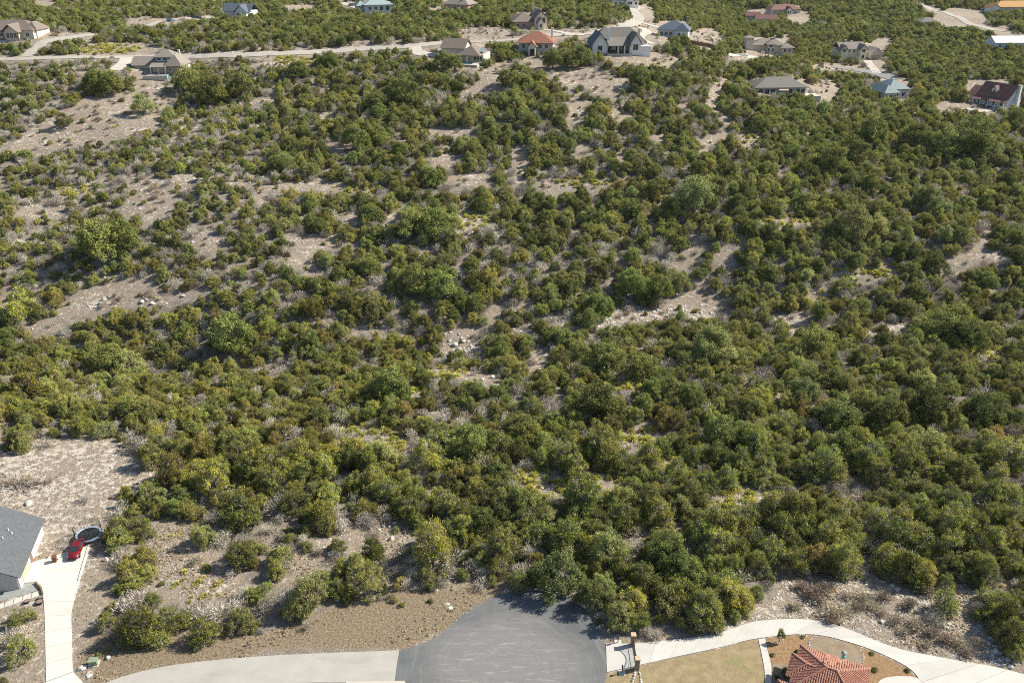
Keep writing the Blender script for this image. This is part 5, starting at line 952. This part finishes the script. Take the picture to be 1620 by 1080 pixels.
boulder(131, 1058, 14, 'large pale grey-white boulder beside the end of the driveway'); boulder(142, 1066, 13, 'flat white stone slab lying by the road corner', flat=.25); boulder(168, 886, 10, 'tall white rock-shaped object beside the left-hand thicket', flat=1.0)  # the tall one is a rock mesh standing in for an unidentified white object
boulder(524, 875, 12, 'flat grey boulder on the stony clearing', flat=.5); boulder(620, 853, 9, 'dark-sided boulder standing on the clearing edge', flat=1.0); boulder(47, 796, 12, 'lone white boulder on the cleared yard above the house', flat=.7); boulder(171, 1041, 8, 'small grey boulder behind the utility box', flat=.9)
for x, y in ((690, 934), (708, 955), (712, 962)): boulder(x, y, 8, 'flat pale stone on the dry verge near the cul-de-sac', 'verge stones', .3)
for x, y, w_ in ((1560, 985, 9), (1566, 992, 8), (1571, 1003, 10), (1576, 1012, 11), (1583, 1022, 9), (1575, 1030, 10), (1588, 1032, 9), (1594, 1044, 10), (1581, 1044, 8), (1568, 1010, 8), (1598, 1055, 9), (1563, 1018, 7), (1605, 1050, 8)): boulder(x, y, w_, 'white limestone boulder in the row beyond the driveway end', 'boulders lining the driveway end', .65)
for x, y, w_ in ((1459, 987, 9), (1395, 984, 8), (1497, 994, 8), (1420, 933, 10), (1412, 927, 8), (1290, 955, 8), (1252, 958, 9), (1492, 990, 8), (1339, 947, 7), (1365, 955, 7), (1440, 965, 8), (1476, 975, 7)): boulder(x, y, w_, 'pale limestone boulder on the brushy rocky bank', 'boulders on the rocky bank', .65)
for x, y, w_ in ((616, 834, 7), (624, 828, 7), (607, 832, 6), (600, 838, 6)): boulder(x, y, w_, 'white stone in the small heap at the clearing top', 'small heap of stones', .7)
for x, y, w_ in ((720, 546, 9), (732, 540, 8), (726, 553, 9), (745, 548, 7), (712, 540, 7), (735, 556, 8), (780, 598, 9), (800, 602, 8), (770, 590, 7), (820, 600, 8), (762, 601, 8)): boulder(x, y, w_, 'grey limestone boulder in the rocky creek bed', 'creek bed boulders', .7)
for x, y, w_ in ((225, 478, 8), (232, 474, 7), (242, 480, 9), (262, 482, 8), (175, 470, 7), (165, 474, 8), (160, 480, 6), (290, 468, 7)): boulder(x, y, w_, 'grey ledge boulder on the left-hand slope clearing', 'ledge boulders', .7)

# ---------------------------------------------------------------- grey-roofed house on the left
F, B = G(34, 931), G(70, 843); ax = (B - F)[:2]; Ln = float(np.linalg.norm(ax)); rz = math.atan2(ax[1], ax[0]) - math.pi / 2
h = House(34, 931, math.degrees(rz), 'white house with steep dark grey shingle roof beside the driveway'); W_ = 17.0
s1, s2 = Ln * .40, Ln * .44
h.block(-W_, 0, 0, s1, 2.9, 'wall_white', z0=-.3); h.block(-W_, -.02, s1 + .001, Ln, 2.9, 'wall_white', z0=-.3)
h.part('gable_wall', 'wall_grey', -W_ + .3, -.25, -.06, -.002, 0, 2.75)
mb = MB(); mb.poly([(-W_, 0, 2.9), (0, 0, 2.9), (-W_ / 2, 0, 2.9 + W_ / 2 * .62)]); mb.build('gable_wall', 'wall_grey', h.root)
h.gable(-W_, 0, 0, Ln, 2.9, W_ / 2 * .62, 'y', 'roof_grey', .55); h.win('f', -4.6, 1.55, 1.9, 1.5, -.06); h.win('f', -9.5, 1.55, 1.9, 1.5, -.06); h.part('window_sill', 'trim', -5.8, -3.4, -.2, -.062, .62, .74)
h.part('garage_door', 'garage_beige', .004, .09, Ln * .10, Ln * .36, 0, 2.35); h.part('door', 'timber', .0, .07, Ln * .43, Ln * .50, 0, 2.1); h.part('downpipe', 'trim', .0, .12, Ln * .395, Ln * .405, 0, 2.7)
def zr(x): return 2.9 + .06 + (-x) * .62
for x, y in ((-3.2, Ln * .66), (-2.6, Ln * .62), (-3.4, Ln * .50)): MB().tube([(x, y, zr(x) - .2), (x, y, zr(x) + .35)], .09, 6).build('vent_pipe', 'trim', h.root)
MB().box(-7.6, -6.6, Ln * .50, Ln * .50 + .9, zr(-7) - .8, zr(-7) + 1.1).build('chimney', 'dark_metal', h.root)
h.done()
# stepping slab path in front of that house
wk = empty('footpath', (0, 0, 0), 0, 'row of pale paving slabs in front of the grey-roofed house', None, None, 'structure')
for i in range(6):
    x = 64 - i * 14.2
    def yy(q): return 933.5 + (64 - q) * .335
    MB().prism([tuple(G(*p)[:2]) for p in [(x, yy(x)), (x - 12.2, yy(x - 12.2)), (x - 14.6, yy(x - 12.2) + 8.6), (x - 1.8, yy(x) + 8.2)]], -.02, .06).build('slab', 'path_concrete', wk)
mat('gravel_grey', (0.20, 0.21, 0.20), 0.95, scale=2, col2=(0.30, 0.31, 0.29)); sheet('planting_bed', [(34, 923), (56, 921), (65, 932), (20, 945), (-5, 952), (-5, 938)], .03, 'gravel_grey', 'grey gravel bed between the house wall and the paving slabs')
mb = MB(); pts = [G(*p) for p in [(57, 922), (66, 932), (68, 940)]]
for a, b in zip(pts, pts[1:]):
    d = (b - a)[:2]; d /= np.linalg.norm(d); nn = np.array([-d[1], d[0]]) * .12; mb.prism([tuple(a[:2] + nn), tuple(b[:2] + nn), tuple(b[:2] - nn), tuple(a[:2] - nn)], .087, .42)
tag(mb.build('garden_wall', 'timber'), 'low dark edging wall at the corner of the driveway', 'wall')
# ---------------------------------------------------------------- red-tiled house at the lower right
mat('clay_tile', (0.27, 0.115, 0.075), 0.85, scale=1.4, col2=(0.42, 0.225, 0.165), coords='Object'); mat('clay_ridge', (0.33, 0.16, 0.11), 0.85, scale=3, col2=(0.47, 0.27, 0.2)); mat('stucco', (0.58, 0.50, 0.40), 0.9, scale=2, col2=(0.66, 0.58, 0.48))
def tile_plane(root, poly, name='roof_tiles', cw=.30, cl=.42):
    """barrel tiles laid in courses over a planar roof polygon whose first edge is the eave"""
    P_3 = [np.array(p, float) for p in poly]; u = P_3[1] - P_3[0]; u /= np.linalg.norm(u); nrm = np.cross(u, P_3[2] - P_3[0]); nrm /= np.linalg.norm(nrm)
    if nrm[2] < 0: nrm = -nrm
    v = np.cross(nrm, u); 
    if v[2] < 0: v = -v
    uv = np.array([((p - P_3[0]) @ u, (p - P_3[0]) @ v) for p in P_3]); mb = MB(); MBu = MB(); MBu.poly(P_3); MBu.poly([p - nrm * .12 for p in P_3][::-1])
    for i in range(len(P_3)): a, b = P_3[i], P_3[(i + 1) % len(P_3)]; MBu.poly([a - nrm * .12, b - nrm * .12, b, a])
    o = MBu.build('roof', 'clay_tile', root); c = uv[:, 0].min() + cw / 2
    while c < uv[:, 0].max():
        vs = []
        for i in range(len(uv)):
            (x0, y0), (x1, y1) = uv[i], uv[(i + 1) % len(uv)]
            if (x0 - c) * (x1 - c) < 0: vs.append(y0 + (y1 - y0) * (c - x0) / (x1 - x0))
        if len(vs) >= 2:
            y = min(vs)
            while y < max(vs) - .12:
                e = min(y + cl, max(vs)); j = random.uniform(-.015, .015); n0 = len(mb.v)
                for yy_, lift in ((y - .03, .045), (e, .0)):
                    for k in range(5):
                        t = math.pi * k / 4; q = P_3[0] + u * (c + j + math.cos(t) * cw * .40) + v * yy_ + nrm * (.01 + lift + math.sin(t) * cw * .36); mb.v.append(tuple(q))
                mb.f += [(n0 + k, n0 + k + 1, n0 + k + 6, n0 + k + 5) for k in range(4)] + [(n0 + 4, n0 + 3, n0 + 2, n0 + 1, n0)]; y += cl
        c += cw
    t_ = mb.build(name, 'clay_tile', root); t_['kind'] = 'stuff'; return o
def ridge(root, a, b):
    a, b = np.array(a, float), np.array(b, float); n_ = max(2, int(np.linalg.norm(b - a) / .45)); mb = MB()
    for i in range(n_): mb.tube([a + (b - a) * i / n_ + (0, 0, .05), a + (b - a) * (i + 1) / n_ + (0, 0, .09)], [.15, .18], 6)
    o = mb.build('ridge_tiles', 'clay_ridge', root); o['kind'] = 'stuff'
c0 = G(1266.5, 1020, 3.0); c0[2] = 0; hr = empty('house', c0, math.radians(-27.4), 'stucco house with red clay barrel-tile roofs beside the mulch bed', 'house')
# local frame: x along the far eave, y away from the camera
def hip_tiles(x0, x1, y0, y1, z, t, rise, skip=()):
    ym = (y0 + y1) / 2; A_, B_ = (x0 + t, ym, z + rise), (x1 - t, ym, z + rise)
    F_ = {'far': [(x1, y1, z), (x0, y1, z), A_, B_], 'near': [(x0, y0, z), (x1, y0, z), B_, A_], 'left': [(x0, y1, z), (x0, y0, z), A_], 'right': [(x1, y0, z), (x1, y1, z), B_]}
    for k, f in F_.items():
        if k not in skip: tile_plane(hr, f)
    if 'left' not in skip: ridge(hr, (x0, y1, z), A_); ridge(hr, (x0, y0, z), A_)
    if 'right' not in skip: ridge(hr, (x1, y1, z), B_); ridge(hr, (x1, y0, z), B_)
    ridge(hr, A_, B_)
hip_tiles(0, 9.3, -8.6, 0, 3.0, 4.0, 1.75); MB().box(.55, 8.75, -8.0, -.55, -.1, 2.98).build('wall', 'stucco', hr)
hip_tiles(-.75, 6.0, -6.4, -2.0, 2.93, 2.2, 1.1, ('right',)); MB().box(-.25, .549, -5.9, -2.5, -.1, 2.9).build('wall', 'stucco', hr)
hip_tiles(5.6, 17.0, -19.0, -7.0, 2.9, 5.5, 2.3); MB().box(6.2, 16.4, -18.4, -8.001, -.1, 2.88).build('wall', 'stucco', hr)
hip_tiles(-1.5, 7.0, -18.0, -7.6, 2.86, 4.2, 1.9, ('right',)); MB().box(-.9, 6.199, -17.4, -8.002, -.1, 2.84).build('wall', 'stucco', hr)
tile_plane(hr, [(6.2, -.1, 3.03), (3.2, -.1, 3.03), (4.4, -4.0, 4.74)]); ridge(hr, (5.0, -.1, 3.1), (3.4, -3.6, 4.7))
MB().tube([(5.2, -2.2, 3.7), (5.2, -2.2, 4.3)], .07, 6).build('vent_pipe', 'dark_metal', hr)

# ---------------------------------------------------------------- cars
mat('car_red', (0.15, 0.010, 0.014), 0.3, spec=.6, var=.05); mat('car_white', (0.75, 0.75, 0.74), 0.3, spec=.5, var=.03); mat('car_blue', (0.10, 0.20, 0.30), 0.3, spec=.5, var=.05); mat('car_dark', (0.05, 0.055, 0.07), 0.3, spec=.5, var=.05); mat('tyre', (0.02, 0.02, 0.02), 0.9); mat('rim', (0.45, 0.45, 0.46), 0.35, metal=.8); mat('lamp_clear', (0.75, 0.75, 0.72), 0.15, spec=.6); mat('lamp_red', (0.4, 0.02, 0.02), 0.2, spec=.6); mat('plate', (0.7, 0.7, 0.68), 0.6)
def loft(sections, name, m, parent, smooth=True):
    mb = MB(); k = len(sections[0])
    for s_ in sections: mb.v += [tuple(p) for p in s_]
    for i in range(len(sections) - 1):
        for j in range(k): j2 = (j + 1) % k; a = i * k; mb.f.append((a + j, a + j2, a + k + j2, a + k + j))
    mb.f.append(tuple(range(k))[::-1]); mb.f.append(tuple((len(sections) - 1) * k + j for j in range(k)))
    return mb.build(name, m, parent, smooth)
def make_car(p, rz, paint, label, group=None, dz=.09):
    """x forward; saloon 4.75 m long"""
    r = empty('car', (p[0], p[1], p[2] + dz), rz, label, 'car', group)
    def sec(x, w_, z0, z1): return [(x, -w_ * .86, z0), (x, w_ * .86, z0), (x, w_, z0 + .22), (x, w_ * .99, z1 - .14), (x, w_ * .86, z1), (x, -w_ * .86, z1), (x, -w_ * .99, z1 - .14), (x, -w_, z0 + .22)]
    loft([sec(-2.36, .70, .42, .80), sec(-2.28, .82, .28, .98), (sec(-1.9, .91, .22, 1.04)), sec(-1.0, .92, .20, 1.00), sec(.6, .92, .20, .98), sec(1.25, .92, .21, .93), sec(1.9, .89, .24, .84), sec(2.25, .80, .28, .74), sec(2.38, .62, .36, .62)], 'body', paint, r)
    def cs(x, w_, z): return (x, -w_, z), (x, w_, z)
    cab = MB(); b0, b1 = cs(-1.95, .76, .99); b2, b3 = cs(1.15, .78, .92); t0, t1 = cs(-1.05, .60, 1.44); t2, t3 = cs(.25, .61, 1.45)
    cab.poly([b0, t0, t2, b2][::-1]); cab.poly([b1, b3, t3, t1][::-1]); cab.poly([b2, t2, t3, b3][::-1]); cab.poly([b0, b1, t1, t0][::-1]); cab.poly([t0, t1, t3, t2]); cab.poly([b0, b2, b3, b1]); cab.build('cabin', paint, r)
    def pane(q, name): 
        q = [np.array(v, float) for v in q]; c = sum(q) / 4; n_ = np.cross(q[1] - q[0], q[2] - q[0]); n_ /= np.linalg.norm(n_); n_ = n_ if n_ @ (c - np.array([-.3, 0, .9])) > 0 else -n_
        MB().poly([c + (v - c) * .88 + n_ * .012 for v in q]).build(name, 'glass', r)
    pane([b2, b3, t3, t2], 'windscreen'); pane([b0, t0, t1, b1], 'rear_window'); pane([b0, b2, t2, t0], 'side_window'); pane([b1, t1, t3, b3], 'side_window')
    for x in (-1.42, 1.45):
        for sg in (-1, 1):
            wt = MB().tube([(x, sg * .74, .33), (x, sg * .935, .33)], .33, 14).build('wheel', 'tyre', r); MB().tube([(x, sg * .936, .33), (x, sg * .95, .33)], .20, 10).build('rim', 'rim', wt)
    for sg in (-1, 1):
        MB().poly([(2.27, sg * .50, .66), (2.20, sg * .80, .66), (1.98, sg * .87, .80), (2.12, sg * .52, .80)]).build('headlight', 'lamp_clear', r); MB().box(-2.385, -2.30, min(sg * .5, sg * .78), max(sg * .5, sg * .78), .72, .86).build('tail_light', 'lamp_red', r)
        MB().box(.72, .92, min(sg * .86, sg * 1.06), max(sg * .86, sg * 1.06), .95, 1.08).build('mirror', paint, r)
    MB().box(2.30, 2.405, -.4, .4, .36, .50).build('grille', 'dark_metal', r); MB().box(-2.41, -2.36, -.26, .26, .55, .68).build('number_plate', 'plate', r); return r
p0, p1 = G(117.5, 884), G(127, 862); d = (p0 - p1)[:2]
make_car((p0 + p1) / 2, math.atan2(d[1], d[0]), 'car_red', 'red saloon parked at the top of the left driveway')
for (x, y, rot, pt, lb) in ((783, 88, 10, 'car_white', 'white pickup-sized car parked on the dirt beside the brown-roofed house'), (270, 34.5, 5, 'car_blue', 'blue-grey car on the pale drive behind the road'), (312, 29.5, 15, 'car_dark', 'dark car on the drive near the grey-blue gabled house'), (557, 10, 20, 'car_dark', 'dark car parked beside the pale teal house'), (1176, 90, 8, 'car_white', 'white car parked below the tower house'), (1018, 70, 60, 'car_dark', 'dark car beside the large crest house'), (1327, 131, 20, 'car_white', 'white car parked on the dirt below the oaks')):
    make_car(G(x, y), math.radians(rot), pt, lb, None, .05)
# ---------------------------------------------------------------- trampoline
mat('mat_black', (0.018, 0.018, 0.02), 0.7, var=.2); mat('pad_blue', (0.36, 0.44, 0.54), 0.6, var=.05); mat('net', (0.05, 0.05, 0.05), 0.8); mat('steel', (0.4, 0.4, 0.42), 0.4, metal=.6)
p = G(142, 851); tr = empty('trampoline', p, 0, 'round trampoline with blue rim and black safety net beside the red car', 'trampoline'); RT = 2.15; ZT = .9
mb = MB(); mb.poly([(RT * .84 * math.cos(t), RT * .84 * math.sin(t), ZT) for t in np.linspace(0, 2 * math.pi, 40)[:-1]]); mb.build('jumping_mat', 'mat_black', tr)
mb = MB(); T_ = np.linspace(0, 2 * math.pi, 41)
for a, b in zip(T_, T_[1:]):
    for (r0, r1, z0, z1) in ((.82, 1.0, ZT + .03, ZT + .03), (1.0, 1.0, ZT + .03, ZT - .1)): mb.poly([(RT * r0 * math.cos(a), RT * r0 * math.sin(a), z0), (RT * r1 * math.cos(a), RT * r1 * math.sin(a), z1), (RT * r1 * math.cos(b), RT * r1 * math.sin(b), z1), (RT * r0 * math.cos(b), RT * r0 * math.sin(b), z0)])
mb.build('rim_pad', 'pad_blue', tr)
for k in range(8):
    t = 2 * math.pi * k / 8 + .2; x, y = RT * math.cos(t), RT * math.sin(t); MB().tube([(x * .97, y * .97, 0), (x * .97, y * .97, ZT - .05)], .03, 6).build('leg', 'steel', tr)
    if k % 2 == 0 or True: MB().tube([(x * 1.03, y * 1.03, .2), (x * 1.03, y * 1.03, ZT + 1.75)], .028, 6).build('net_pole', 'mat_black', tr)
mb = MB()
for k in range(56):
    t = 2 * math.pi * k / 56; mb.tube([(RT * math.cos(t), RT * math.sin(t), ZT), (RT * math.cos(t), RT * math.sin(t), ZT + 1.7)], .016, 3, cap=False)
for z in np.linspace(ZT + .2, ZT + 1.7, 8): mb.tube([(RT * math.cos(t), RT * math.sin(t), z) for t in np.linspace(0, 2 * math.pi, 33)], .016 if z < ZT + 1.65 else .04, 3, cap=False)
mb.build('safety_net', 'net', tr)
# ---------------------------------------------------------------- bins, boxes, gate, posts, sign, play frame
mat('bin_brown', (0.16, 0.075, 0.04), 0.6, var=.1); mat('box_green', (0.20, 0.235, 0.165), 0.6, scale=3, col2=(0.26, 0.30, 0.21)); mat('cream_paint', (0.48, 0.37, 0.25), 0.7, var=.05); mat('sign_red', (0.55, 0.03, 0.035), 0.6); mat('sign_white', (0.78, 0.77, 0.75), 0.6); mat('black_plastic', (0.022, 0.022, 0.024), 0.6); mat('pillar_stone', (0.20, 0.145, 0.095), 0.95, scale=4, col2=(0.33, 0.26, 0.185), bump=.5); mat('turquoise', (0.10, 0.38, 0.33), 0.6, var=.1); mat('iron', (0.10, 0.10, 0.105), 0.5)
p = G(87.5, 888); b_ = empty('wheelie_bin', p, .3, 'brown lidded bin on the driveway edge', 'bin'); mb = MB(); mb.v = [(-.26, -.3, .1), (.26, -.3, .1), (.26, .3, .1), (-.26, .3, .1), (-.34, -.4, 1.05), (.34, -.4, 1.05), (.34, .4, 1.05), (-.34, .4, 1.05)]; mb.f = [(0, 3, 2, 1), (4, 5, 6, 7), (0, 1, 5, 4), (1, 2, 6, 5), (2, 3, 7, 6), (3, 0, 4, 7)]; mb.build('body', 'bin_brown', b_); MB().prism([(-.36, -.44), (.36, -.44), (.36, .42), (-.36, .42)], 1.052, 1.13).build('lid', 'bin_brown', b_)
for sg in (-1, 1): MB().tube([(sg * .3, .34, .13), (sg * .38, .34, .13)], .13, 10).build('wheel', 'tyre', b_)
def ubox(px, py, rz, w_, d_, h_, label, side='box_green'):
    p = G(px, py); r = empty('utility_box', p, rz, label, 'utility box'); MB().box(-w_ / 2, w_ / 2, -d_ / 2, d_ / 2, .12, h_).build('cabinet', side, r); MB().prism([(-w_ / 2 - .05, -d_ / 2 - .05), (w_ / 2 + .05, -d_ / 2 - .05), (w_ / 2 + .05, d_ / 2 + .05), (-w_ / 2 - .05, d_ / 2 + .05)], h_ + .001, h_ + .07).build('lid', 'box_green', r); MB().box(-w_ / 2 - .12, w_ / 2 + .12, -d_ / 2 - .12, d_ / 2 + .12, 0, .119).build('plinth', 'concrete', r); MB().box(-.02, .02, -d_ / 2 - .03, -d_ / 2 - .001, .4, .6).build('handle', 'iron', r); return r
ubox(149, 1050, .15, 1.15, .9, .85, 'squat green utility cabinet among shrubs by the left road corner'); ubox(995, 997, .5, 1.0, 1.0, .95, 'green utility cabinet in brush behind the gate pillar')
g1, g2 = G(1001, 1020), G(1007.5, 1058); gd = (g2 - g1)[:2]; gl = float(np.linalg.norm(gd)); ga = math.atan2(gd[1], gd[0])
for q, lb in ((g1, 'tan stone gate pillar with pale cap beside the brush'), (g2, 'tan stone gate pillar with pale cap beside the lawn')):
    r = empty('gate_pillar', q, ga, lb, 'pillar')
    for k in range(6): MB().box(-.30 + .012 * (k % 2), .30 - .012 * (k % 2), -.30 + .012 * (k % 2), .30 - .012 * (k % 2), k * .34, k * .34 + .335).build('stone_course', 'pillar_stone', r)
    MB().box(-.38, .38, -.38, .38, 2.045, 2.17).build('cap', 'cream_paint', r)
gt = empty('gate', g1, ga, 'dark iron driveway gate with sagging curved top between stone pillars', 'gate'); n_ = 26
def ztop(t): return 1.75 - .55 * math.sin(math.pi * t) ** 1.2
x0_, x1_ = .42, gl - .42
MB().tube([(x0_ + (x1_ - x0_) * t, 0, ztop(t)) for t in np.linspace(0, 1, 15)], .05, 6).build('top_rail', 'iron', gt); MB().tube([(x0_, 0, .15), (x1_, 0, .15)], .05, 6).build('bottom_rail', 'iron', gt); MB().tube([(x0_, 0, .75), (x1_, 0, .75)], .035, 6).build('middle_rail', 'iron', gt)
for k in range(n_): t = k / (n_ - 1); x = x0_ + (x1_ - x0_) * t; MB().tube([(x, 0, .15), (x, 0, ztop(t))], .02 if 0 < k < n_ - 1 else .05, 4).build('bar', 'iron', gt)
for (x, y, sgn, lb) in ((977.5, 1016, 1, 'slim keypad post on a white pad beyond the driveway entrance'), (984, 1064, -1, 'slim keypad post on a white pad beside the lawn corner')):
    q = G(x, y); r = empty('keypad_post', q, ga, lb, 'post'); MB().box(-.48, .48, -.48, .48, -.02, .07).build('pad', 'path_concrete', r); MB().box(-.06, .06, -.06, .06, .07, 1.15).build('post', 'iron', r); MB().box(-.14, .14, -.10, .10, 1.151, 1.5).build('keypad', 'black_plastic', r)
q = G(388, 1026); r = empty('sale_sign', q, .15, 'small red and white sign on a stake by the pale road', 'sign'); MB().box(-.03, .03, -.02, .02, 0, 1.0).build('stake', 'iron', r); MB().box(-.36, .36, -.045, -.021, .42, 1.02).build('panel', 'sign_white', r); MB().box(-.33, .33, -.056, -.046, .52, .80).build('panel', 'sign_red', r)
q = G(3, 827); r = empty('play_frame', q, .2, 'dark timber play frame at the yard edge above the house', 'play frame')
for x in (-.9, .9):
    for y in (-.9, .9): MB().tube([(x * 1.25, y * 1.2, 0), (x * .9, y * .9, 2.4)], .07, 5).build('leg', 'timber', r)
MB().box(-1, 1, -1, 1, 1.2, 1.3).build('deck', 'timber', r); MB().poly([(-1.1, -1.2, 2.2), (1.1, -1.2, 2.2), (1.1, 0, 3.0), (-1.1, 0, 3.0)]).poly([(1.1, 1.2, 2.2), (-1.1, 1.2, 2.2), (-1.1, 0, 3.0), (1.1, 0, 3.0)]).build('roof', 'roof_grey', r)
for z in (.35, .65, .95): MB().tube([(1.15, -1.05, z), (1.15, 1.05, z)], .03, 5).build('rung', 'timber', r)
for (x, y, s_, lb) in ((43, 953, 1, 'black plant tub on the dirt below the paving slabs'), (63, 954, 1.3, 'long black planter beside the driveway kerb'), (65, 947, .9, 'short black planter behind the long one')):
    q = G(x, y); r = empty('planter', q, .3, lb, 'planter'); MB().tube([(0, 0, 0), (0, 0, .45)], [.32 * s_, .42 * s_], 10).build('tub', 'black_plastic', r); MB().tube([(0, 0, .451), (0, 0, .47)], [.36 * s_, .30 * s_], 10).build('soil', 'topsoil', r)
q = G(1333, 1046); r = empty('garden_ornament', q, 0, 'turquoise tiered garden ornament on the soil bed', 'ornament'); MB().tube([(0, 0, 0), (0, 0, .5), (0, 0, .9), (0, 0, 1.3)], [.5, .34, .30, .12], 12).build('lower_urn', 'turquoise', r, True); MB().tube([(.05, .3, .9), (.05, .3, 1.45), (.05, .3, 1.7)], [.2, .38, .1], 12).build('upper_urn', 'roof_seafoam', r, True)
q = G(1331, 1053); r = empty('garden_ball', q, 0, 'small green dome on the soil bed below the ornament', 'ornament'); MB().tube([(0, 0, 0), (0, 0, .2), (0, 0, .38), (0, 0, .45)], [.42, .40, .26, .06], 14).build('dome', 'turquoise', r, True); MB().tube([(0, 0, .45), (0, 0, .55)], .06, 8).build('knob', 'turquoise', r)
# young tree in its stone ring, shrubs in the beds
def mini(px, py, kd, s_, label, cat, k=0, sz=None, name=None):
    q = G(px, py); pr = PROTO[kd][k]; r = bpy.data.objects.new(name or NAME[kd], None); r.location = (q[0], q[1], q[2]); r.scale = (s_, s_, sz or s_); link(r); tag(r, label, cat); link(bpy.data.objects.new('crown', pr['crown']), r); link(bpy.data.objects.new('trunk', pr['wood']), r); return r
q = G(1233, 1014); r = empty('young_tree', q, 0, 'slender young tree in a ring of pale stones', 'tree'); MB().tube([(0, 0, 0), (.03, .02, 1.0), (.06, -.02, 2.2)], [.06, .045, .02], 6).tube([(.03, .02, 1.0), (.5, .1, 1.9)], [.03, .012], 5).tube([(.03, 0, 1.2), (-.4, .25, 2.0)], [.03, .012], 5).tube([(.04, 0, 1.1), (.1, -.45, 1.8)], [.03, .012], 5).build('trunk', 'bark', r)
o = link(bpy.data.objects.new('crown', PROTO[O][0]['crown']), r); o.location = (0, 0, .55); o.scale = (.24, .24, .40)
for x, y, s_, lb in ((1223, 1036, .16, 'small dark shrub in mulch by the footpath'), (1249, 1067, .42, 'dark round bush against the tiled house wall'), (1263, 1032, .2, 'small shrub beside the tiled roof edge'), (1380, 1034, .17, 'low shrub in mulch beside the curving driveway'), (1384, 1060, .2, 'grey-green shrub beside the tiled roof end'), (1436, 1061, .17, 'low shrub in the mulch corner by the wide concrete'), (1270, 1008, .14, 'tiny shrub inside the small white stone ring'), (1230, 1072, .18, 'small shrub in the shaded soil bed')): mini(x, y, J, s_, lb, 'shrub', 1, s_ * .75, 'garden_shrub')
# brush pile and dead branches
q = G(38, 768); r = empty('brush_pile', q, 0, 'heap of cut grey branches on the cleared stony yard', 'brush pile'); g = np.random.default_rng(5)
for k in range(46):
    a = g.uniform(0, 6.28); x, y = g.normal() * 2.6, g.normal() * 1.5; L = g.uniform(1.2, 3.2); el = g.uniform(-.1, .75); d = np.array([math.cos(a) * math.cos(el), math.sin(a) * math.cos(el), math.sin(el)]); p_ = np.array([x, y, .15 + g.uniform(0, .5)])
    MB().tube([p_, p_ + d * L * .5 + g.normal(size=3) * .1, p_ + d * L], [.07, .05, .02], 5).build('branch', 'bark_pale', r)
for k, (dx, dy, s_) in enumerate(((-2.5, .3, 1.1), (0, .6, 1.3), (2.2, -.2, 1.1), (4.2, .8, .9), (-4.6, 0, .9))): o = bpy.data.objects.new('twigs', PROTO[Sb][k % 3]['crown']); o.location = (dx, dy, 0); o.scale = (s_, s_, s_); link(o, r); o['kind'] = 'stuff'
def dead_tree(px, py, H_, label, seed):
    g = np.random.default_rng(seed); q = G(px, py); r = empty('dead_tree', q, g.uniform(0, 6), label, 'tree'); MB().tube([(0, 0, -.2), (.1, 0, H_ * .35), (.3, .1, H_ * .7)], [.16, .12, .06], 6).build('trunk', 'bark_pale', r); mb = MB()
    for k in range(26):
        z = H_ * g.uniform(.15, .7); a = g.uniform(0, 6.28); el = g.uniform(.2, 1.1); L = H_ * g.uniform(.3, .6); d = np.array([math.cos(a) * math.cos(el), math.sin(a) * math.cos(el), math.sin(el)]); p_ = np.array([.1, 0, z]); m_ = p_ + d * L * .5 + g.normal(size=3) * .12; e = p_ + d * L; mb.tube([p_, m_, e], [.05, .035, .012], 4)
        for _ in range(3): f = m_ + (e - m_) * g.uniform(0, .8); mb.tube([f, f + unit(d + g.normal(size=3) * .7) * L * .35], [.025, .01], 3)
    mb.build('branches', 'bark_pale', r)
dead_tree(838, 888, 4.2, 'bleached dead tree at the edge of the cul-de-sac wood', 1); dead_tree(112, 408, 4.6, 'bleached dead tree on the left-hand slope', 2); dead_tree(1555, 640, 5.0, 'pale bare dead tree among dark oaks above the bank', 3); dead_tree(1200, 612, 4.5, 'pale bare tree beside the yellow-green oak', 4); dead_tree(210, 702, 3.6, 'forked dead tree at the yard edge', 5); dead_tree(1005, 378, 4.0, 'whitish dead tree high on the middle slope', 6)
# timber fence beside the road bend
fl = catmull([G(*p) for p in [(1070, 63), (1085, 68), (1100, 72), (1118, 75), (1132, 78)]], 14); fr = empty('wooden_fence', fl[0], 0, 'weathered timber fence curving past the dark blue-roofed house', 'fence'); mb = MB()
for a, b in zip(fl, fl[1:]):
    a2, b2 = a - fl[0], b - fl[0]; a2[2] = hgt(a[0], a[1]) - fl[0][2]; b2[2] = hgt(b[0], b[1]) - fl[0][2]; mb.poly([a2, b2, b2 + (0, 0, 1.8), a2 + (0, 0, 1.8)])
    o = MB().box(-.07, .07, -.07, .07, -.1, 1.95).build('post', 'timber', fr); o.location = a2
bd = mb.build('boards', 'timber', fr); sm = bd.modifiers.new('thick', 'SOLIDIFY'); sm.thickness = .05; bd['kind'] = 'stuff'
# ---------------------------------------------------------------- the air
hm = bpy.data.materials.new('air'); hm.use_nodes = True; nt = hm.node_tree; nt.nodes.remove(nt.nodes['Principled BSDF']); pv = nt.nodes.new('ShaderNodeVolumePrincipled'); pv.inputs['Color'].default_value = (.86, .92, 1, 1); pv.inputs['Density'].default_value = 0.000022; pv.inputs['Anisotropy'].default_value = .2; nt.links.new(pv.outputs[0], nt.nodes['Material Output'].inputs['Volume']); MATS['air'] = hm
print('GROUNDZ', ZZ.min(), ZZ.max())
tag(MB().box(-7500, 7500, -3500, 9000, float(ZZ.min()) - 1.0, max(CAMH, float(ZZ.max()) + 14) + 2).build('haze', 'air'), 'thin bluish air over the hillside', None, None, 'stuff')
print('OBJECTS', len(bpy.data.objects), 'TRIS', sum(len(m.polygons) for m in bpy.data.meshes))
